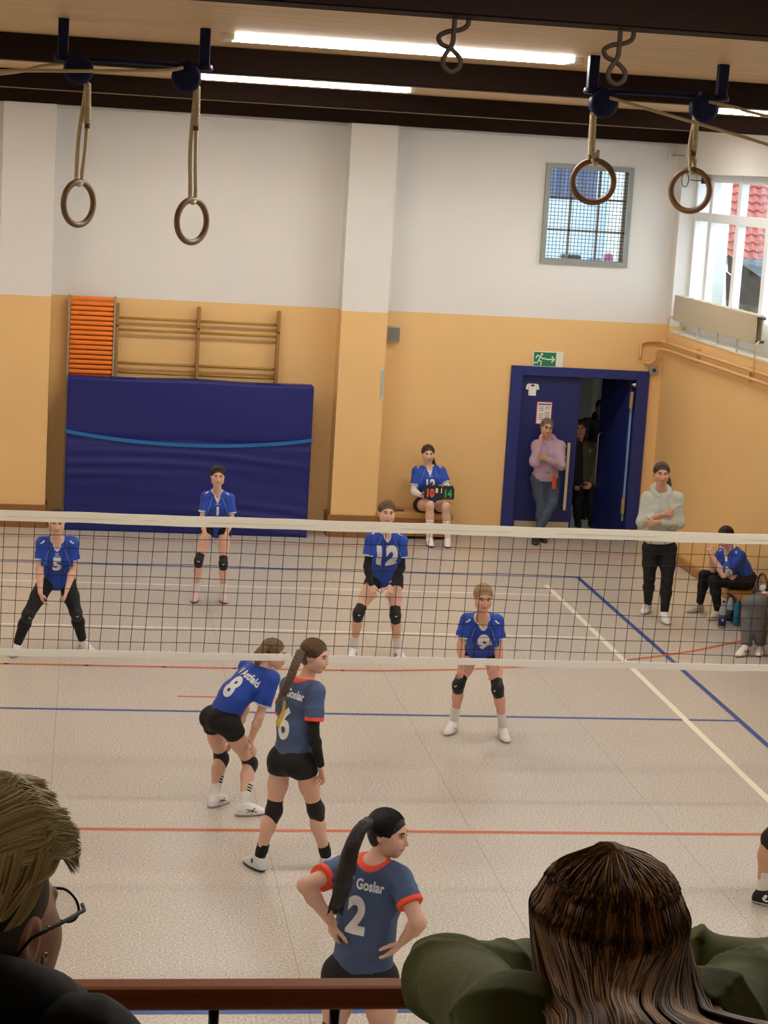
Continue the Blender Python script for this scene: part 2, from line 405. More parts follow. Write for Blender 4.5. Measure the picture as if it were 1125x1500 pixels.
sill = mat('sill_white', '#ded9c8', .5, bump=.4, bscale=7)
struct(boxo('trim_9', (WX-.01, NY0, NZ0-.02), (WX+.28, NY1, NZ0+.012), sill, bev=.005))
# ---- window in the niche
WF = WX+.24
frame_w = mat('window_white', '#e9ecee', .35)
bm = B()
def bar(y0, y1, z0, z1, d=.06, x=WF): box(bm, (x-d/2, y0, z0), (x+d/2, y1, z1))
def window(nm, ya, yb):
    global bm
    bm = B(); ys = [yb]; y = yb-.66
    while y > ya+.5: ys.append(y); y -= 1.08
    ys.append(ya)
    bar(ya, yb, NZ0, 3.16, .07)                                  # solid panel below the panes
    for i, yy in enumerate(ys):
        w_ = .06 if 0 < i < len(ys)-1 else .05
        bar(yy-w_-(.02 if i == 0 else 0), yy+w_, 3.16, NZ1, .09)
    for a_, b_ in zip(ys[1:], ys[:-1]):
        bar(a_+.06, b_-.06, 4.22, 4.33, .08); bar(a_+.06, b_-.06, NZ1-.09, NZ1, .08)
    for v in bm.verts: pass
    return struct(obj(nm, bm, frame_w))
w1 = window('window_1', NY0, NY1)
w2 = window('window_2', -5.4, 1.6)
glass = bpy.data.materials.new('window_glass'); glass.use_nodes = True; nt = glass.node_tree; nt.nodes.clear()
o_ = N(nt, 'ShaderNodeOutputMaterial'); tr = N(nt, 'ShaderNodeBsdfTransparent'); gl = N(nt, 'ShaderNodeBsdfGlossy'); gl.inputs['Roughness'].default_value = .02
lw_ = N(nt, 'ShaderNodeLayerWeight'); lw_.inputs[0].default_value = .25; fr = N(nt, 'ShaderNodeMath', operation='MULTIPLY'); fr.inputs[1].default_value = .3; nt.links.new(lw_.outputs['Facing'], fr.inputs[0]); mxs = N(nt, 'ShaderNodeMixShader')
tr.inputs[0].default_value = (.95, .97, .97, 1)
nt.links.new(fr.outputs[0], mxs.inputs[0]); nt.links.new(tr.outputs[0], mxs.inputs[1]); nt.links.new(gl.outputs[0], mxs.inputs[2]); nt.links.new(mxs.outputs[0], o_.inputs[0])
boxo('window_pane', (WF-.003, NY0, NZ0), (WF+.003, NY1, NZ1), glass, w1)
boxo('window_pane', (WF-.003, -5.4, NZ0), (WF+.003, 1.6, NZ1), glass, w2)

# ---- ceiling: boarding between dark beams
def plank_material():
    m = bpy.data.materials.new('ceiling_boards'); m.use_nodes = True; nt = m.node_tree; b = nt.nodes['Principled BSDF']
    g = N(nt, 'ShaderNodeNewGeometry'); mp = N(nt, 'ShaderNodeMapping'); mp.inputs['Scale'].default_value = (.35, 9, 1); nt.links.new(g.outputs['Position'], mp.inputs[0])
    n = N(nt, 'ShaderNodeTexNoise'); n.inputs['Scale'].default_value = 3; n.inputs['Detail'].default_value = 5; nt.links.new(mp.outputs[0], n.inputs['Vector'])
    r = N(nt, 'ShaderNodeValToRGB'); r.color_ramp.elements[0].position = .3; r.color_ramp.elements[1].position = .7
    r.color_ramp.elements[0].color = lin('#b39468'); r.color_ramp.elements[1].color = lin('#d9bd8e'); nt.links.new(n.outputs[0], r.inputs[0])
    s = N(nt, 'ShaderNodeSeparateXYZ'); nt.links.new(g.outputs['Position'], s.inputs[0])
    fr = N(nt, 'ShaderNodeMath', operation='PINGPONG'); fr.inputs[1].default_value = .06; nt.links.new(s.outputs[1], fr.inputs[0])
    lt = N(nt, 'ShaderNodeMath', operation='LESS_THAN'); lt.inputs[1].default_value = .007; nt.links.new(fr.outputs[0], lt.inputs[0])
    mx = N(nt, 'ShaderNodeMix', data_type='RGBA'); mx.inputs[7].default_value = lin('#5d4128'); nt.links.new(lt.outputs[0], mx.inputs[0]); nt.links.new(r.outputs[0], mx.inputs[6])
    nt.links.new(mx.outputs[2], b.inputs['Base Color']); b.inputs['Roughness'].default_value = .5
    return m
struct(boxo('ceiling', (LX-.3, RY-.3, CZ), (WX+.5, WY+.4, CZ+.1), plank_material()))
beam_m = mat('beam_dark', '#22140d', .75, spec=.12, vary=.25, vscale=3, stretch=(.3, 6, 6), bump=.15, bscale=20)
for i, y in enumerate((-12.4, -6.62, -.83, 4.96, 11.2)):
    bm = B(); dy = .25 if i < 4 else .30
    box(bm, (LX, y-dy/2, BZ), (WX, y+dy/2, CZ+.01)); box(bm, (LX, y-dy/2+.03, BZ-.006), (WX, y+dy/2-.03, BZ))
    struct(obj('ceiling_beam', bm, beam_m))
# ---- strip lights
lamp_body = mat('lamp_housing', '#d8d8d4', .4)
lamp_glow = mat('lamp_diffuser', (1.0, .94, .86), .5, emit=LAMP)
spots = [(x, y) for y in (-8.0, -2.2, 3.6) for x in (-4.6, .33, 4.85)]+[(x, 8.8) for x in (-4.6, .33, 4.3)]
where = {-8.0: 'above the gallery rail', -2.2: 'above the gymnastic rings', 3.6: 'between net and end wall', 8.8: 'close before the end wall'}
colw = {-4.6: 'far left of its row', .33: 'middle of its row', 4.85: 'nearest the window wall', 4.3: 'nearest the window wall'}
def strip_light(x, y):
    t = thing('ceiling_light', 'white strip light %s, %s' % (where[y], colw[x]), 'ceiling light', (x, y, CZ), 0, 'strip lights in the boarded ceiling')
    L, W_ = .94, .16
    for x0, x1 in ((-L-.05, -L), (L, L+.05)): boxo('end_cap', (x0, -W_, -.03), (x1, W_, 0), lamp_body, t)
    boxo('diffuser', (-L, -W_, -.027), (L, W_, -.004), lamp_glow, t, bev=.008)
    return t
for x, y in spots: strip_light(x, y)

# ================================================================== BACK WALL FITTINGS
blue_frame = mat('door_blue', '#232f72', .45, vary=.2, vscale=14, bump=.1)
blue_leaf = mat('door_leaf_blue', '#1c2766', .45, vary=.15, vscale=10)
d1 = struct(bpy.data.objects.new('door_1', None)); COL.objects.link(d1); d1.location = (0, 0, 0)
bm = B(); F0, F1 = WY-.045, WY+.12
box(bm, (DX0-.045, F0, 0), (DX0+.11, F1, DZ+.03)); box(bm, (DX1-.13, F0, 0), (DX1+.03, F1, DZ+.03)); box(bm, (DX0+.11, F0, DZ-.09), (DX1-.13, F1, DZ+.03))
bevel(bm, .006, 1)
obj('door_frame', bm, blue_frame, d1)
lf = boxo('door_leaf', (DX0+.10, WY+.03, .01), (5.0, WY+.08, DZ-.09), blue_leaf, d1, bev=.004)
boxo('kick_plate', (DX0+.14, WY+.018, .03), (4.97, WY+.03, .21), mat('kick_plate_beige', '#b3a58d', .35), lf)
steel = mat('brushed_steel', '#b9b4a8', .25, metal=.9)
def pull(bm, x, y, z0, z1, out=-.06, r=.014):
    tube(bm, [(x, y, z0), (x, y+out*.8, z0), (x, y+out, z0+.02), (x, y+out, z1-.02), (x, y+out*.8, z1), (x, y, z1)], r, 8)
bm = B(); box(bm, (4.865, WY-.045, .38), (4.905, WY-.02, 1.27)); box(bm, (4.87, WY-.04, .42), (4.90, WY+.03, .45)); box(bm, (4.87, WY-.04, 1.2), (4.90, WY+.03, 1.23)); bevel(bm, .006, 1)
obj('door_handle', bm, mat('handle_cream', '#cfc4a8', .35), lf)
boxo('hinge', (DX0+.085, WY-.005, 1.72), (DX0+.115, WY+.03, 1.95), steel, lf, bev=.004)
# the right leaf stands open into the corridor
lo_ = bpy.data.objects.new('door_leaf', None); COL.objects.link(lo_); lo_.parent = d1; lo_.location = (5.70, WY+.06, 0); lo_.rotation_euler = (0, 0, math.radians(103))
boxo('leaf_panel', (0, -.025, .01), (.80, .025, DZ-.09), blue_leaf, lo_, bev=.004)
bm = B(); pull(bm, .62, .025, .62, 1.32, .09, .009); obj('door_handle', bm, steel, lo_, True)
boxo('gap_daylight_strip', (-.012, -.012, .25), (.0, .012, 1.95), mat('gap_daylight_blue', '#8fb4dc', .4, emit=.0), lo_)  # added strip: daylight through the hinge gap, painted as pale blue
for z in (.35, 1.75): boxo('hinge', (5.655, WY-.02, z), (5.70, WY+.05, z+.22), steel, d1, bev=.004)
bm = B(); tube(bm, [(5.72, WY-.03, 2.06), (5.66, WY+.1, 2.06)], .028, 10); obj('door_closer', bm, steel, d1, True)
# corridor behind
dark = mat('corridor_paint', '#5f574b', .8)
CY = 14.6
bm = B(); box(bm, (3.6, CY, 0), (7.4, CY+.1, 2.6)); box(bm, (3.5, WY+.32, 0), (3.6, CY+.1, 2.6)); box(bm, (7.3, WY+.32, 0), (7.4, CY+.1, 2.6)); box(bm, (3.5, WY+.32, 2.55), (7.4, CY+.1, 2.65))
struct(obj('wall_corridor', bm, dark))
d2 = struct(bpy.data.objects.new('door_2', None)); COL.objects.link(d2)
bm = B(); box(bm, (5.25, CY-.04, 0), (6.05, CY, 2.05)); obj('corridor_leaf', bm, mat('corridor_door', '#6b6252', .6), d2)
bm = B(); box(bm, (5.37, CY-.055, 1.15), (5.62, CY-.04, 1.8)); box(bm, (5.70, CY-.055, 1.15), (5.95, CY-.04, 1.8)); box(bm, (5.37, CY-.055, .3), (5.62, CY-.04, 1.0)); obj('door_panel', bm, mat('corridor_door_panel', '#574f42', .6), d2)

t = thing('emergency_sign', 'dark little sign with a slanted mark above the corridor door', 'sign', (5.5, CY-.02, 2.22))
boxo('sign_board', (-.13, -.012, -.11), (.13, 0, .11), mat('sign_dark_red', '#3a1a18', .5), t)
decal('sign_mark', poly_shape([[(-.02, -.08), (.02, -.08), (.07, .08), (.03, .08)]]), (0, -.012, 0), (1, 0, 0), (0, 0, 1), mat('sign_pale', '#8a7c70', .5), t)
tag(boxo('reflection_block', (5.30, 13.62, 0), (5.66, 13.84, .34), mat('pale_blue_reflection', '#b7c6d8', .5), bev=.08, seg=3), 'pale blue block standing in for a corridor floor reflection behind the dark trousers', 'bag')  # bright reflection on the floor, modelled as an added pale block

# papers on the door leaf
t = thing('paper_notice', 'white printed notice with a red border taped to the blue door', 'notice', (4.535, WY+.026, 1.64))
boxo('paper', (-.105, -.004, -.15), (.105, 0, .15), mat('red_border', '#b0303a', .6), t)
boxo('print_area', (-.094, -.006, -.138), (.094, -.004, .138), mat('paper_white', '#e4e2e4', .6), t)
bm = B(); box(bm, (-.085, -.0075, .105), (.085, -.006, .122))
for i in range(9):
    for s_ in (-1, 1):
        if (i*7+s_) % 5: box(bm, (min(s_*.01, s_*.07), -.0072, .075-i*.023), (max(s_*.01, s_*.07), -.006, .082-i*.023))
obj('print', bm, mat('print_dark', '#3c3550', .6), t)
t = thing('paper_shirt', 'small white paper jersey cut-out stuck near the top of the blue door', 'notice', (4.36, WY+.026, 1.945))
decal('paper', poly_shape([[(-.05, -.085), (.05, -.085), (.05, .07), (-.05, .07)], [(-.09, .0), (-.055, -.01), (-.05, .07), (-.075, .06)], [(.05, .07), (.055, -.01), (.09, .0), (.075, .06)]]), (0, 0, 0), (1, 0, 0), (0, 0, 1), MATS['paper_white'], t)
decal('print', poly_shape([[(-.025, .035), (.025, .035), (.02, .06), (-.02, .06)]]), (0, -.002, 0), (1, 0, 0), (0, 0, 1), MATS['print_dark'], t)

# emergency exit sign
EX, EZ = 4.525, 2.343
t = thing('exit_sign', 'green and white emergency exit sign with running figure and arrow above the blue door', 'sign', (EX, WY, EZ))
boxo('sign_board', (-.20, -.02, -.098), (.20, 0, .098), mat('sign_white', '#dfe6da', .4), t, bev=.003)
boxo('green_field', (-.188, -.023, -.088), (.105, -.019, .088), mat('sign_green', '#1f7a4c', .4), t)
def strokes(segs, w_):
    P = []
    for (x0, y0), (x1, y1) in segs:
        d = nz((x1-x0, y1-y0, 0)); n = np.array([-d[1], d[0]])*w_/2; e = d[:2]*w_*.3
        P.append([(x0-e[0]-n[0], y0-e[1]-n[1]), (x1+e[0]-n[0], y1+e[1]-n[1]), (x1+e[0]+n[0], y1+e[1]+n[1]), (x0-e[0]+n[0], y0-e[1]+n[1])])
    return poly_shape(P)
sw = mat('sign_symbol', '#e4eee6', .4)
decal('running_figure', strokes([((-.10, .035), (-.12, -.01)), ((-.12, -.01), (-.085, -.035)), ((-.085, -.035), (-.09, -.075)), ((-.12, -.01), (-.135, -.045)), ((-.135, -.045), (-.18, -.05)), ((-.10, .035), (-.14, .045)), ((-.14, .045), (-.16, .015)), ((-.10, .03), (-.07, .005)), ((-.07, .005), (-.045, .01))], .017), (0, -.0235, 0), (1, 0, 0), (0, 0, 1), sw, t, off=.001)
decal('figure_head', ring_shape(.0001, .016, 14), (-.085, -.0235, .062), (1, 0, 0), (0, 0, 1), sw, t, off=.001)
decal('arrow', strokes([((-.035, 0), (.085, 0)), ((.085, 0), (.05, .035)), ((.085, 0), (.05, -.035))], .015), (0, -.0235, 0), (1, 0, 0), (0, 0, 1), sw, t, off=.001)

# grilled inner window
struct_w = struct(bpy.data.objects.new('window_3', None)); COL.objects.link(struct_w)
galv = mat('galvanised_frame', '#8f9490', .5, metal=.3)
bm = B(); a, b_, c_, d_ = GX0-.02, GX1+.02, GZ0-.02, GZ1+.02
for lo, hi in (((a, WY-.04, c_), (a+.06, WY, d_)), ((b_-.06, WY-.04, c_), (b_, WY, d_)), ((a+.06, WY-.04, c_), (b_-.06, WY, c_+.06)), ((a+.06, WY-.04, d_-.06), (b_-.06, WY, d_))): box(bm, lo, hi)
obj('grille_frame', bm, galv, struct_w)
bm = B(); n = 22
for i in range(1, n): x = a+.05+(b_-a-.1)*i/n; tube(bm, [(x, WY-.025, c_+.03), (x, WY-.025, d_-.03)], .0035, 4)
for i in range(1, 25): z = c_+.05+(d_-c_-.1)*i/25; tube(bm, [(a+.03, WY-.028, z), (b_-.03, WY-.028, z)], .0035, 4)
obj('wire_mesh', bm, mat('grille_wire', '#4a5258', .5, metal=.5), struct_w)
bm = B(); y0, y1 = WY+.14, WY+.19
W3 = [(GX0, GX0+.05), (GX1-.05, GX1)]+[(GX0+(GX1-GX0)*k/3-.013, GX0+(GX1-GX0)*k/3+.013) for k in (1, 2)]
for x0, x1 in W3: box(bm, (x0, y0, GZ0), (x1, y1, GZ1))
for z in (GZ0+.03, GZ0+(GZ1-GZ0)/3, GZ0+(GZ1-GZ0)*2/3, GZ1-.03): box(bm, (GX0, y0, z-.013), (GX1, y1, z+.013))
obj('window_bars', bm, mat('window_bar_brown', '#9c9080', .5), struct_w)
boxo('window_pane', (GX0, WY+.163, GZ0), (GX1, WY+.167, GZ1), glass, struct_w)
# room beyond the grilled window: pale curtain strips and clutter on its sill
t = thing('window_curtain', 'grey blue curtain panel behind the top left panes of the barred window', 'curtain', (4.72, 11.855, 0))
bm = B(); pts = [(i*.03-.36, .03*math.sin(i*1.25)) for i in range(25)]
for (x0, q0), (x1, q1) in zip(pts, pts[1:]):
    bm.faces.new([bm.verts.new(p) for p in ((x0, q0, 4.38), (x1, q1, 4.38), (x1, q1, 4.95), (x0, q0, 4.95))])
bmesh.ops.solidify(bm, geom=list(bm.faces), thickness=.004)
obj('curtain_cloth', bm, mat('curtain_greyblue', '#b0b8cc', .8), t)
struct(boxo('trim_10', (4.0, WY+.32, 3.40), (6.0, 12.3, 3.56), mat('roof_pale', '#a9bccb', .7)))
tag(boxo('storage_box', (4.72, 11.92, 3.56), (4.98, 12.1, 3.68), mat('grey_box', '#5d6066', .6), bev=.03), 'low grey box on the ledge behind the barred window', 'box')
tag(boxo('toy_bundle', (5.30, 11.95, 3.56), (5.42, 12.08, 3.72), mat('pink_cloth', '#c07aa4', .8), bev=.045, seg=3), 'small pink bundle on the ledge behind the barred window', 'bundle')
tag(boxo('cloth_bundle', (5.08, 11.95, 3.56), (5.28, 12.08, 3.64), mat('blue_cloth', '#6f8fc0', .8), bev=.035, seg=3), 'low blue bundle beside the pink one behind the barred window', 'bundle')

# loudspeaker, thermometer strip, detector
t = thing('wall_speaker', 'small grey square loudspeaker on the yellow wall beside the pillar', 'speaker', (2.49, WY, 2.575))
boxo('speaker_case', (-.085, -.09, -.10), (.085, 0, .10), mat('speaker_case', '#b9b3a6', .5), t, bev=.008)
boxo('speaker_grille', (-.072, -.096, -.087), (.072, -.088, .087), mat('speaker_grille', '#8d8b87', .7, bump=.8, bscale=300), t)
t = thing('thermometer', 'slim pale thermometer strip high on the right side of the pillar', 'thermometer', (2.33, 11.12, 1.97))
boxo('backing', (-.018, -.012, -.19), (.018, 0, .19), mat('thermo_pale', '#c5c6c0', .5), t, bev=.003)
boxo('scale', (-.006, -.015, -.16), (.006, -.011, .16), mat('thermo_blue', '#8fa3bd', .4), t)
t = thing('call_button', 'small grey box with a round dark button right of the blue door', 'switch', (5.935, WY, 2.265))
boxo('case', (-.055, -.06, -.05), (.055, 0, .05), mat('button_case', '#9b978e', .5), t, bev=.008)
bm = B(); lathe(bm, [(.026, -.068), (.026, -.058)], axis='Y', n=16); obj('button', bm, mat('button_dark', '#3b3a39', .5), t)

# ---- orange slatted board, wall bars, crash mat
t = thing('slatted_board', 'orange slatted gym board on end between the pillar and the wall bars', 'gym board', (-1.30, WY-.10, 0))
rail_m = mat('grey_rail', '#a39a88', .5)
for x in (-.28, .28): boxo('side_rail', (x-.012, -.04, 0), (x+.012, .05, 2.885), rail_m, t, bev=.003)
om = mat('orange_slat', '#f08028', .45)
for i in range(26):
    z = 2.845-i*.0605
    bm = B(); box(bm, (-.268, -.035, z-.024), (.268, .03, z+.024)); bevel(bm, .015, 3); obj('slat', bm, om, t, True)
t = thing('wall_bars', 'wooden wall bars with two wide bays rising behind the blue crash mat', 'wall bars', (0, WY-.08, 0))
wood = mat('bar_wood', '#a0743f', .45, vary=.15, vscale=6, stretch=(1, 1, .2))
for x in (-.985, .02, 1.02): boxo('upright', (x-.02, -.05, 0), (x+.02, .08, 2.80), wood, t, bev=.004)
rung = mat('rung_wood', '#b3893f', .4)
for z in (2.625, 2.48, 2.065, 1.95, 1.70, 1.45, 1.2, .95, .7, .45, .2):
    for x0, x1 in ((-.965, .0), (.04, 1.0)):
        bm = B(); tube(bm, [(x0, 0, z), (x1, 0, z)], .017, 8); obj('rung', bm, rung, t, True)
bm = B()
for x in (-.985, .02, 1.02): box(bm, (x-.012, -.056, 2.52), (x+.012, -.048, 2.545))
obj('bolt', bm, mat('bolt_dark', '#2a2522', .4), t)

mat_blue = mat('mat_cover_blue', '#161d6c', .5, bump=.25, bscale=9, stretch=(1, 1, .35))
t = thing('crash_mat', 'thick dark blue crash mat leaning on the wall bars with a light blue strap', 'gym mat', (-.05, 11.02, 0))
nx_, nz2 = 90, 58; W2, H2, TH = 3.03, 1.905, .30
P = []; Q = []
def mat_pt(u, v):
    x = (u-.5)*W2; z = v*H2
    y = .028*math.sin(5.2*u+9*v)*.3
    y += .02*math.exp(-((v-.61)/.02)**2)                        # strap pulls the cover in
    for k in range(7):                                          # diagonal sag folds under the strap
        c = .52-.075*k; d = v-(c+.10*u-.16*u*u); e = max(0, min(1, (.60-v)/.08))
        y += -.026*e*math.exp(-(d/.016)**2)*(.4+.6*math.sin(3.1*u+k))
    y -= .02*math.sin(PI*u)*math.sin(PI*v)
    z += -.012*(1-abs(2*u-1))*math.sin(PI*u*3)*v
    return (x, y+(1-v)*-.02, z)
for j in range(nz2+1):
    for i in range(nx_+1): P.append(mat_pt(i/nx_, j/nz2))
for j in range(nz2):
    for i in range(nx_): a = j*(nx_+1)+i; Q.append((a, a+1, a+nx_+2, a+nx_+1))
nb = len(P); rim = [j*(nx_+1) for j in range(nz2+1)]+[nz2*(nx_+1)+i for i in range(1, nx_+1)]+[j*(nx_+1)+nx_ for j in range(nz2-1, -1, -1)]+[i for i in range(nx_-1, 0, -1)]
for i in rim: x, y, z = P[i]; P.append((x*1.002, y+TH, z))
m_ = len(rim)
for k in range(m_): Q.append((rim[k], nb+k, nb+(k+1) % m_, rim[(k+1) % m_])[::-1])
bk = np.array(P[nb:]).mean(0); P.append((0, TH, H2/2)); cidx = len(P)-1
tri = [(nb+k, nb+(k+1) % m_, cidx, cidx) for k in range(m_)]
bm = B(); vs = [bm.verts.new(p) for p in P]
for q in Q: bm.faces.new([vs[i] for i in q])
for q in tri: bm.faces.new([vs[i] for i in q[:3]])
bmesh.ops.recalc_face_normals(bm, faces=bm.faces)
obj('mat_cover', bm, mat_blue, t, True)
bm = B(); k = 40; rows = []
for i in range(k+1):
    u = i/k; x = (u-.5)*(W2+.02); z = 1.245-.125*math.sin(PI*min(1, u*1.0))**.8-.0*u; y = -.035-.01*math.sin(PI*u)
    rows.append([bm.verts.new((x, y, z-.022)), bm.verts.new((x, y, z+.022))])
for a, c in zip(rows, rows[1:]): bm.faces.new((a[0], c[0], c[1], a[1]))
bmesh.ops.solidify(bm, geom=list(bm.faces), thickness=-.004); obj('strap', bm, mat('strap_light_blue', '#3f95e0', .5), t)
for x in (-.85, .95): boxo('handle_loop', (x-.16, .06, H2-.005), (x+.16, .10, H2+.012), mat_blue, t, bev=.005)

# ---- bench below the scoreboard player
t = thing('wooden_bench', 'low wooden bench box with tan top against the wall between pillar and door', 'bench', (2.85, 11.26, 0))
boxo('seat', (-.50, -.19, .265), (.50, .22, .35), mat('bench_tan', '#b58d52', .5), t, bev=.02, seg=3)
boxo('front_board', (-.48, -.16, .04), (.48, -.13, .265), mat('bench_wood', '#9c6a35', .5, vary=.15, vscale=7), t)
for x in (-.48, .45): boxo('side_board', (x, -.13, .0), (x+.03, .22, .265), MATS['bench_wood'], t)
o = boxo('phone', (2.56, 11.14, .35), (2.72, 11.24, .359), mat('phone_black', '#151414', .25), bev=.003); tag(o, 'black phone lying on the tan bench beside the seated player', 'phone')

# ================================================================== RIGHT WALL FITTINGS
t = thing('radiator', 'long cream panel radiator hanging in front of the window sill', 'radiator', (WX-.03, 9.42, 3.12))
cream = mat('radiator_cream', '#b9ae93', .45); cream2 = mat('radiator_cream_light', '#d5cdb8', .45)
boxo('front_panel', (-.03, -1.57, -.16), (-.005, 1.57, .16), cream, t, bev=.006)
boxo('rear_panel', (.055, -1.57, -.16), (.08, 1.57, .16), cream2, t, bev=.006)
bm = B()
for k in range(10): y = -1.5+k*.333; box(bm, (-.012, y-.01, .15), (.062, y+.01, .168))
box(bm, (-.004, -1.55, .14), (.054, 1.55, .15)); obj('top_grille', bm, cream2, t)
bm = B()
for z in (-.13, .13): tube(bm, [(-.02, -1.62, z), (.07, -1.62, z)], .018, 8); tube(bm, [(.0, -1.62, z), (.0, -1.56, z)], .012, 8); tube(bm, [(.06, -1.62, z), (.06, -1.56, z)], .012, 8)
obj('end_connector', bm, mat('connector_dark', '#4c463e', .4), t, True)
for k in range(4):
    y = 1.35-k*.75; bm = B(); box(bm, (-.0, y-.012, -.32), (.02, y+.012, -.12)); obj('bracket', bm, cream2, t)
bm = B(); tube(bm, smooth_path([(-.01, 1.45, -.12), (-.03, 1.50, -.12), (-.05, 1.62, -.13), (-.05, 1.68, -.18), (-.045, 1.68, -.47)], 5), .010, 8); tube(bm, smooth_path([(.02, -1.62, -.13), (-.03, -1.7, -.14), (-.05, -1.72, -.2), (-.05, -1.72, -.5)], 5), .010, 8)
obj('feed_pipe', bm, yellow_paint, t, True)
t = thing('heating_pipe', 'upper yellow painted heating pipe running along the window wall', 'pipe')
bm = B(); tube(bm, smooth_path([(5.78, WY-.04, 2.63), (5.92, WY-.04, 2.645), (5.99, WY-.12, 2.65), (5.995, 11.2, 2.65), (5.995, 10.0, 2.655), (5.995, 6.0, 2.665), (5.995, -6, 2.67)], 6), .021, 10); tube(bm, smooth_path([(5.80, WY-.04, 2.63), (5.74, WY-.04, 2.60), (5.74, WY-.04, 2.40)], 5), .021, 10)
obj('pipe_run', bm, yellow_paint, t, True)
for y in (9.9, 7.9, 5.9, 3.9): boxo('pipe_clip', (5.99, y-.015, 2.53), (WX, y+.015, 2.70), yellow_paint, t)
t = thing('heating_pipe', 'lower yellow painted heating pipe that bends down at the room corner', 'pipe')
bm = B(); tube(bm, smooth_path([(5.80, WY-.05, 2.36), (5.88, WY-.06, 2.36), (5.93, WY-.08, 2.42), (5.94, WY-.12, 2.53), (5.985, 11.2, 2.56), (5.99, 10.0, 2.565), (5.99, 6.0, 2.575), (5.99, -6, 2.58)], 6), .021, 10)
obj('pipe_run', bm, yellow_paint, t, True)
t = thing('wall_bracket', 'small white bracket with a short rod near the top room corner', 'bracket', (5.93, WY, 5.02))
boxo('plate', (-.04, -.05, -.06), (.03, 0, .06), white_paint, t, bev=.005); bm = B(); tube(bm, [(0, -.04, 0), (.10, -.3, 0)], .007, 6); obj('rod', bm, steel, t, True)
t = thing('window_stay', 'dark looped opening rod at the top corner of the white window', 'window stay', (6.2, 11.05, 4.72))
bm = B(); tube(bm, [(.0, -.15, .0), (-.1, .05, 0)], .007, 6); cc = Vector((-.14, .14, 0)); tube(bm, [cc+Vector((.055*math.cos(a), .07*math.cos(a)*.5, .09*math.sin(a))) for a in [2*PI*i/18 for i in range(18)]], .006, 6, closed=True); obj('rod', bm, mat('dark_wire', '#3a3836', .4, metal=.6), t, True)
boxo('grip', (-.02, -.36, -.035), (.03, -.14, .035), mat('black_grip', '#111111', .5), t, bev=.006)

# ---- bench along the right wall with its things
t = thing('wooden_bench', 'honey coloured wooden bench along the right wall under the seated substitutes', 'bench', (5.80, 5.55, 0))
hw = mat('bench_honey', '#a8753a', .35, vary=.2, vscale=4, stretch=(4, .5, 4))
boxo('seat', (-.15, -2.2, .31), (.15, 1.75, .35), hw, t, bev=.008)
for y in (-2.0, -.3, 1.5): boxo('leg', (-.12, y-.03, 0), (.12, y+.03, .31), hw, t, bev=.004)
boxo('stretcher', (-.02, -1.97, .10), (.02, 1.47, .16), hw, t, bev=.004)
def bottle(name, label, x, y, r, h, body, cap, neck=.35, lab=None, z0=0, lab_pos=(.1, .5)):
    t = thing(name, label, 'bottle', (x, y, z0), 0)
    bm = B(); lathe(bm, [(r*.85, 0), (r, .01), (r, h*(1-neck)), (r*.75, h*(1-neck*.6)), (r*.36, h*(1-neck*.25)), (r*.34, h*.95)], n=20); obj('bottle_body', bm, body, t, True)
    bm = B(); lathe(bm, [(r*.42, h*.945), (r*.42, h)], n=16); obj('cap', bm, cap, t)
    if lab:
        bm = B(); lathe(bm, [(r*1.015, h*lab_pos[0]), (r*1.015, h*lab_pos[1])], n=24); obj('bottle_label', bm, lab, t, True)
    return t
pet = mat('clear_plastic', '#9aa0aa', .12, spec=.6); navy = mat('label_navy', '#1b2452', .4)
wcap = mat('cap_white', '#d9dde0', .4)
b0 = at(1057, 920, Z=0); bottle('water_bottle', 'clear bottle with navy label on the floor, nearest the beige shoes', b0[0], b0[1], .043, .30, pet, navy, lab=navy)
boxo('label_mark', (-.02, -.0475, .085), (-.004, -.0438, .11), wcap, COL.objects['water_bottle'])
b1 = at(1069, 916, Z=0); bottle('water_bottle', 'clear bottle with dark label behind the cyan flask on the floor', b1[0]+.02, b1[1]+.10, .043, .31, pet, navy, lab=mat('label_dark', '#241c38', .4))
b2 = at(1078, 916, Z=0); bottle('drinking_flask', 'slim cyan blue metal flask with pale cap on the floor', b2[0], b2[1], .037, .29, mat('flask_cyan', '#2b86b4', .3, metal=.2), wcap, neck=.25)
b3 = at(1085, 926, Z=0); bottle('drinking_bottle', 'purple translucent bottle on the floor beside the grey trousers', b3[0]+.03, b3[1], .035, .235, mat('purple_plastic', '#4a3f8c', .25), mat('purple_cap', '#3c2f7c', .4), neck=.15)
b4 = at(1101, 868, Y=6.35); bottle('water_bottle', 'clear bottle with yellow cap standing on the bench behind the brown handbag', 5.84, 6.55, .036, .25, pet, mat('cap_yellow', '#c8c23a', .4), z0=.35)
t = thing('handbag', 'dark brown leather handbag with an arched handle on the bench', 'bag', (5.79, 6.12, .35), 0)
bm = B(); box(bm, (-.11, -.20, 0), (.11, .20, .19)); bevel(bm, .05, 4); obj('bag_body', bm, mat('brown_leather', '#3a2420', .45, bump=.3, bscale=40), t, True)
bm = B(); tube(bm, smooth_path([(-.06, -.15, .16), (-.06, -.13, .29), (-.06, 0, .35), (-.06, .13, .29), (-.06, .15, .16)], 7), .012, 8); obj('handle', bm, mat('brown_strap', '#4b2420', .45), t, True)
bm = B(); box(bm, (-.09, -.17, .16), (.02, .03, .235)); bevel(bm, .03, 3); obj('white_pouch', bm, mat('pouch_pale', '#b9bcb4', .6), t, True)

